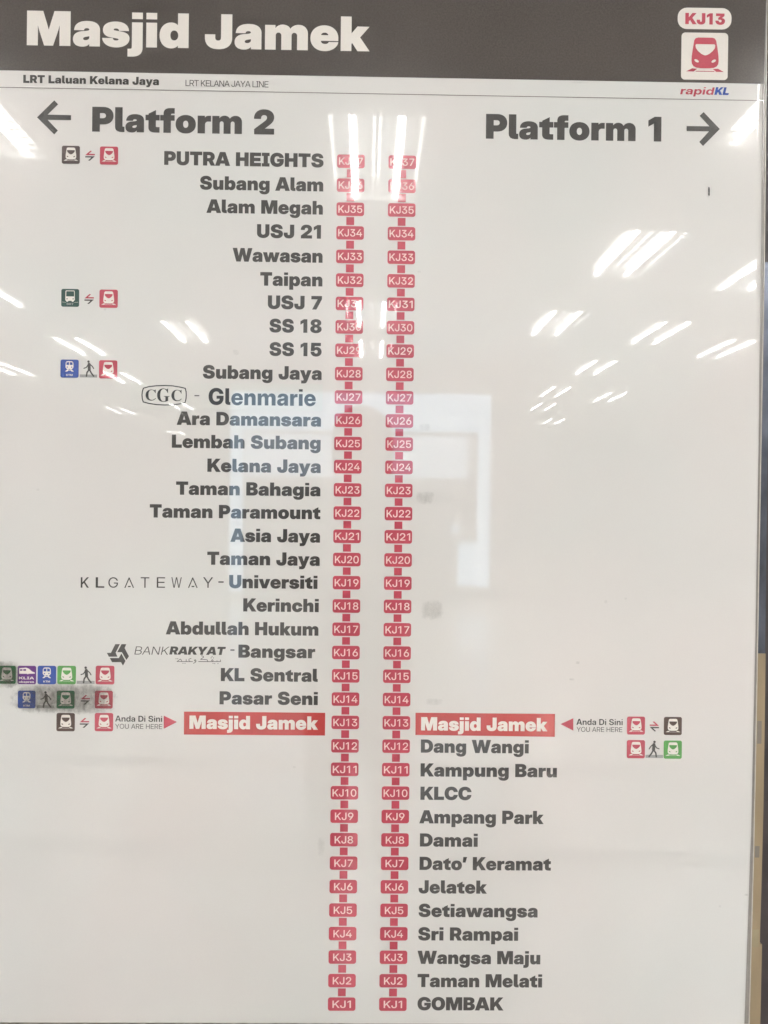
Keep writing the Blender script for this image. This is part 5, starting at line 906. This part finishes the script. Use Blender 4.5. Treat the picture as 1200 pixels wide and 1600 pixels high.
for key, far, lat in [
  ["c0",5.59,0.037],
  ["c1",9.492,0.026],
  ["c2",11.393,0.04],
  ["r0",4.667,2.382],
  ["r1",7.293,2.308],
  ["r2",7.68,3.691],
  ["r3",9.761,2.249],
  ["r4",10.159,3.668],
  ["r5",11.009,4.907],
  ["r6",12.487,3.552],
  ["r7",14.893,3.522],
  ["r8",15.478,4.73],
  ["r9",16.981,3.764],
  ["r10",19.544,4.614],
  ["l0",5.028,-2.363],
  ["l1",10.522,-2.361],
  ["l2",11.522,-4.076],
  ["l8",8.814,-4.096],
  ["l3",13.394,-5.959],
  ["l4",14.078,-4.291],
  ["l6",17.727,-4.145],
  ["l5",18.613,-5.771],
  ["l7",23.591,-5.72],
]:
    t = thing('ceiling_light', WHERE[key], 'ceiling light', tuple(room(lat, far-FL/2, H)), ROT, 'two-tube ceiling lights')
    put('housing', FP['housing'], None, t); put('reflector', FP['reflector'], None, t); put('louvre', FP['louvre'], None, t)
    for x in (-.145, .145): put('tube', FP['tube'], None, t, (x, 0, .032))

# backlit kiosk opposite
KI = {"tl":[-2.042,1.758],"br":[1.849,-1.234],"rs":[1.375,-1.084],"wtl":[-1.846,1.188],"wbr":[1.657,-0.409],"mid":[0.253,0.497],"lb":[1.25,-0.192],"lb2":[1.492,-0.334]}; KD = 11.5
def k_box(name, x0, x1, z0, z1, d0, d1, mat, parent, bevel=0, label=None):
    # local frame of the kiosk empty: x lateral, y away from the board, z up
    return put(name, box(name, x0, d0, z0, x1, d1, z1, bevel), mat, parent, label=label)
ki = thing('lit_kiosk', 'wide backlit pale blue kiosk front with a dark framed window, mirrored behind the photographer', 'kiosk', tuple(room(0, KD, fz)), ROT)
ki.rotation_euler = (0, 0, ROT)
X0, X1 = KI['tl'][0], KI['br'][0]; ZT, ZB = KI['tl'][1]+CAM_H, KI['br'][1]+CAM_H
wx0, wx1, wz1, wz0 = KI['wtl'][0], KI['wbr'][0], KI['wtl'][1]+CAM_H, KI['wbr'][1]+CAM_H
rx = KI['rs'][0]
k_box('body', X0-.02, X1+.02, .0, ZT+.03, -.80, -.04, M_GREY, ki)
k_box('light_panel', X0, X1, wz1, ZT, -.035, 0, M_KIOSK, ki, label='pale blue lit panel above the window')
k_box('light_panel', X0, wx0, ZB, wz1-.005, -.035, 0, M_KIOSK, ki, label='narrow lit panel left of the window')
k_box('light_panel', wx1, X1, ZB+.1, wz1-.005, -.035, 0, M_KIOSK, ki, label='narrow lit panel right of the window')
k_box('light_panel', rx, wx1-.005, ZB+.12, wz0-.06, -.035, 0, M_KIOSK, ki, label='lit panel under the window corner')
k_box('screen', wx0+.03, wx1-.15, KI['mid'][1]+CAM_H, wz1-.06, -.035, -.005, M_KIOSK2, ki, label='brightly lit upper window')
k_box('frame_rail', wx0, wx1, wz1-.055, wz1-.005, -.03, .03, M_GREY, ki, .008)
k_box('frame_rail', wx0, wx1, wz0-.05, wz0, -.03, .03, M_GREY, ki, .008)
k_box('frame_post', wx1-.15, wx1-.005, wz0, wz1-.055, -.03, .03, M_GREY, ki, .008)
k_box('frame_post', wx0, wx0+.03, wz0, wz1-.055, -.03, .03, M_GREY, ki, .008)
k_box('small_notice', KI['lb'][0], KI['lb2'][0]-.09, KI['lb2'][1]+CAM_H, KI['lb'][1]+CAM_H, -.02, -.004, M_KIOSK2, ki, label='small lit notice in the window corner')

# ------------------------------------------------------------------ the photographer and the phone
def skin_body(name, joints, bones, mat, parent, levels=1, root=0):
    me = bpy.data.meshes.new(name)
    me.from_pydata([j[:3] for j in joints], bones, [])
    o = put(name, me, None, parent)
    o.modifiers.new('skin', 'SKIN').use_smooth_shade = True
    for v, j in zip(me.skin_vertices[0].data, joints):
        r = j[3]; v.radius = (r, r) if not isinstance(r, tuple) else r
    me.skin_vertices[0].data[root].use_root = True
    s = o.modifiers.new('subdivision', 'SUBSURF'); s.levels = levels; s.render_levels = levels
    dg = bpy.context.evaluated_depsgraph_get(); ev = bpy.data.meshes.new_from_object(o.evaluated_get(dg))
    o.modifiers.clear(); o.data = ev; ev.materials.clear(); ev.materials.append(mat)
    ev.polygons.foreach_set('use_smooth', [True]*len(ev.polygons))
    return o
HX, HT = [-0.045,0.341][0], [-0.045,0.341][1]+CAM_H
py = -(CAM_D+.33)
me_ = thing('person', 'person in a dark shirt with short dark hair holding up a phone', 'person', (HX, py-.04, 0))
t = HT      # crown height
sh = t-.30
WZ = CAM_H-.145
J = [(0, 0, .94, .105), (0, 0, 1.10, (.105, .09)), (0, .0, sh-.10, (.12, .09)), (0, 0, sh-.01, (.075, .06)), (0, .01, t-.235, .050), (0, .03, t-.20, (.056, .058)), (0, .035, t-.12, (.070, .088)), (0, .03, t-.045, (.060, .075)),
     (-.165, 0, sh-.03, .048), (-.245, .09, sh-.30, .040), (-.040, .285, WZ, .026),
     (.165, 0, sh-.03, .048), (.275, .09, sh-.30, .040), (.120, .285, WZ, .026),
     (-.095, 0, .78, .078), (-.11, .02, .48, .052), (-.11, -.01, .09, .036), (-.115, .12, .035, .030),
     (.095, 0, .78, .078), (.11, .02, .48, .052), (.11, -.01, .09, .036), (.115, .12, .035, .030),
     (0, .120, t-.135, .012)]
Bn = [(0,1),(1,2),(2,3),(3,4),(4,5),(5,6),(6,7),(3,8),(8,9),(9,10),(3,11),(11,12),(12,13),(0,14),(14,15),(15,16),(16,17),(0,18),(18,19),(19,20),(20,21),(6,22)]
# hands: palm and five bent fingers closing on the sides of the phone
def hand(j, s, wrist):
    wx, wy, wz = J[wrist][:3]
    b = len(J)
    J.append((wx, wy+.045, wz+.035, (.014, .030))); Bn.append((wrist, b))
    for k, ln in enumerate((.9, 1.0, .95, .78)):      # index finger on top, little finger lowest
        n = len(J); z0 = wz+.072-.019*k
        J.append((wx-s*.006, wy+.078, z0, .0085)); J.append((wx-s*.026, wy+.092, z0+.005, .0078)); J.append((wx-s*(.026+.026*ln), wy+.092, z0+.008, .0066))
        Bn.extend([(b, n), (n, n+1), (n+1, n+2)])
    n = len(J)
    J.append((wx-s*.012, wy+.045, wz+.078, .0105)); J.append((wx-s*.034, wy+.056, wz+.100, .0085))
    Bn.extend([(b, n), (n, n+1)])
hand(None, -1, 10); hand(None, 1, 13)
skin_body('body', J, Bn, M_SKIN, me_, 1)
SJ = [(0, 0, .80, (.172, .145)), (0, 0, .98, (.165, .135)), (0, 0, 1.12, (.160, .13)), (0, 0, sh-.16, (.175, .135)), (0, 0, sh-.06, (.165, .12)), (0, .0, sh+.025, (.085, .08)),
      (-.175, 0, sh-.035, .075), (-.225, .055, sh-.20, .066), (.175, 0, sh-.035, .075), (.24, .055, sh-.20, .066)]
skin_body('shirt', SJ, [(0,1),(1,2),(2,3),(3,4),(4,5),(4,6),(6,7),(4,8),(8,9)], M_SHIRT, me_, 1)
for sd_ in (-1, 1):
    TJ = [(sd_*.050, 0, .96, .105), (sd_*.072, 0, .76, .112), (sd_*.11, .02, .48, .078), (sd_*.11, -.01, .10, .062)]
    skin_body('trouser_leg', TJ, [(0,1),(1,2),(2,3)], M_TROUSER, me_, 1)
for s in (-1, 1):
    bm = bmesh.new(); bmesh.ops.create_uvsphere(bm, u_segments=14, v_segments=8, radius=1)
    bmesh.ops.scale(bm, vec=(.05, .135, .045), verts=bm.verts)
    for v in bm.verts: v.co.z = max(v.co.z, -.028)
    me = bpy.data.meshes.new('shoe'); bm.to_mesh(me); bm.free(); put('shoe', me, M_RUBBER, me_, (s*.113, .055, .030))
    bm = bmesh.new(); bmesh.ops.create_uvsphere(bm, u_segments=10, v_segments=8, radius=.010)
    me = bpy.data.meshes.new('eye'); bm.to_mesh(me); bm.free(); put('eye', me, M_WHITE, me_, (s*.031, .100, t-.115))
    bm = bmesh.new(); bmesh.ops.create_uvsphere(bm, u_segments=10, v_segments=8, radius=.0062)
    me = bpy.data.meshes.new('iris'); bm.to_mesh(me); bm.free(); put('iris', me, M_RUBBER, me_, (s*.031, .1055, t-.115))
M_LIP = plain('lips', srgb(150,92,84), .5)
bm = bmesh.new(); bmesh.ops.create_uvsphere(bm, u_segments=12, v_segments=8, radius=1); bmesh.ops.scale(bm, vec=(.024, .012, .007), verts=bm.verts)
me = bpy.data.meshes.new('lips'); bm.to_mesh(me); bm.free(); put('lips', me, M_LIP, me_, (0, .103, t-.172))
# hair: a bob that ends at the jaw, open over the face
bm = bmesh.new(); bmesh.ops.create_uvsphere(bm, u_segments=28, v_segments=18, radius=1)
for v in bm.verts:
    x, y, z = v.co
    v.co = Vector((x*.103, y*.115+.012, z*.115+t-.112))
    if z < 0:
        v.co.z = t-.112+z*.115*1.05; v.co.x = (.103*(1 if x > 0 else -1))*min(1, abs(x)/max(.3, math.sqrt(max(1e-4, 1-z*z))))*(1-.06*z*z) if abs(x) > .05 else x*.103
dele = [v for v in bm.verts if v.co.y > .075 and v.co.z < t-.055]
bmesh.ops.delete(bm, geom=dele, context='VERTS')
me = bpy.data.meshes.new('hair'); bm.to_mesh(me); bm.free()
for p in me.polygons: p.use_smooth = True
o = put('hair', me, M_HAIR, me_); sd = o.modifiers.new('shell', 'SOLIDIFY'); sd.thickness = .008

ph = thing('phone', 'black phone held upright in both hands in front of the board', 'phone', (-.005, -CAM_D-.010, CAM_H-.135))
put('case', box('case', -.037, -.004, 0, .037, .004, .152, .003), M_PHONE, ph)
put('screen', box('screen', -.0345, -.0048, .004, .0345, -.0041, .148), M_PHONE, ph)
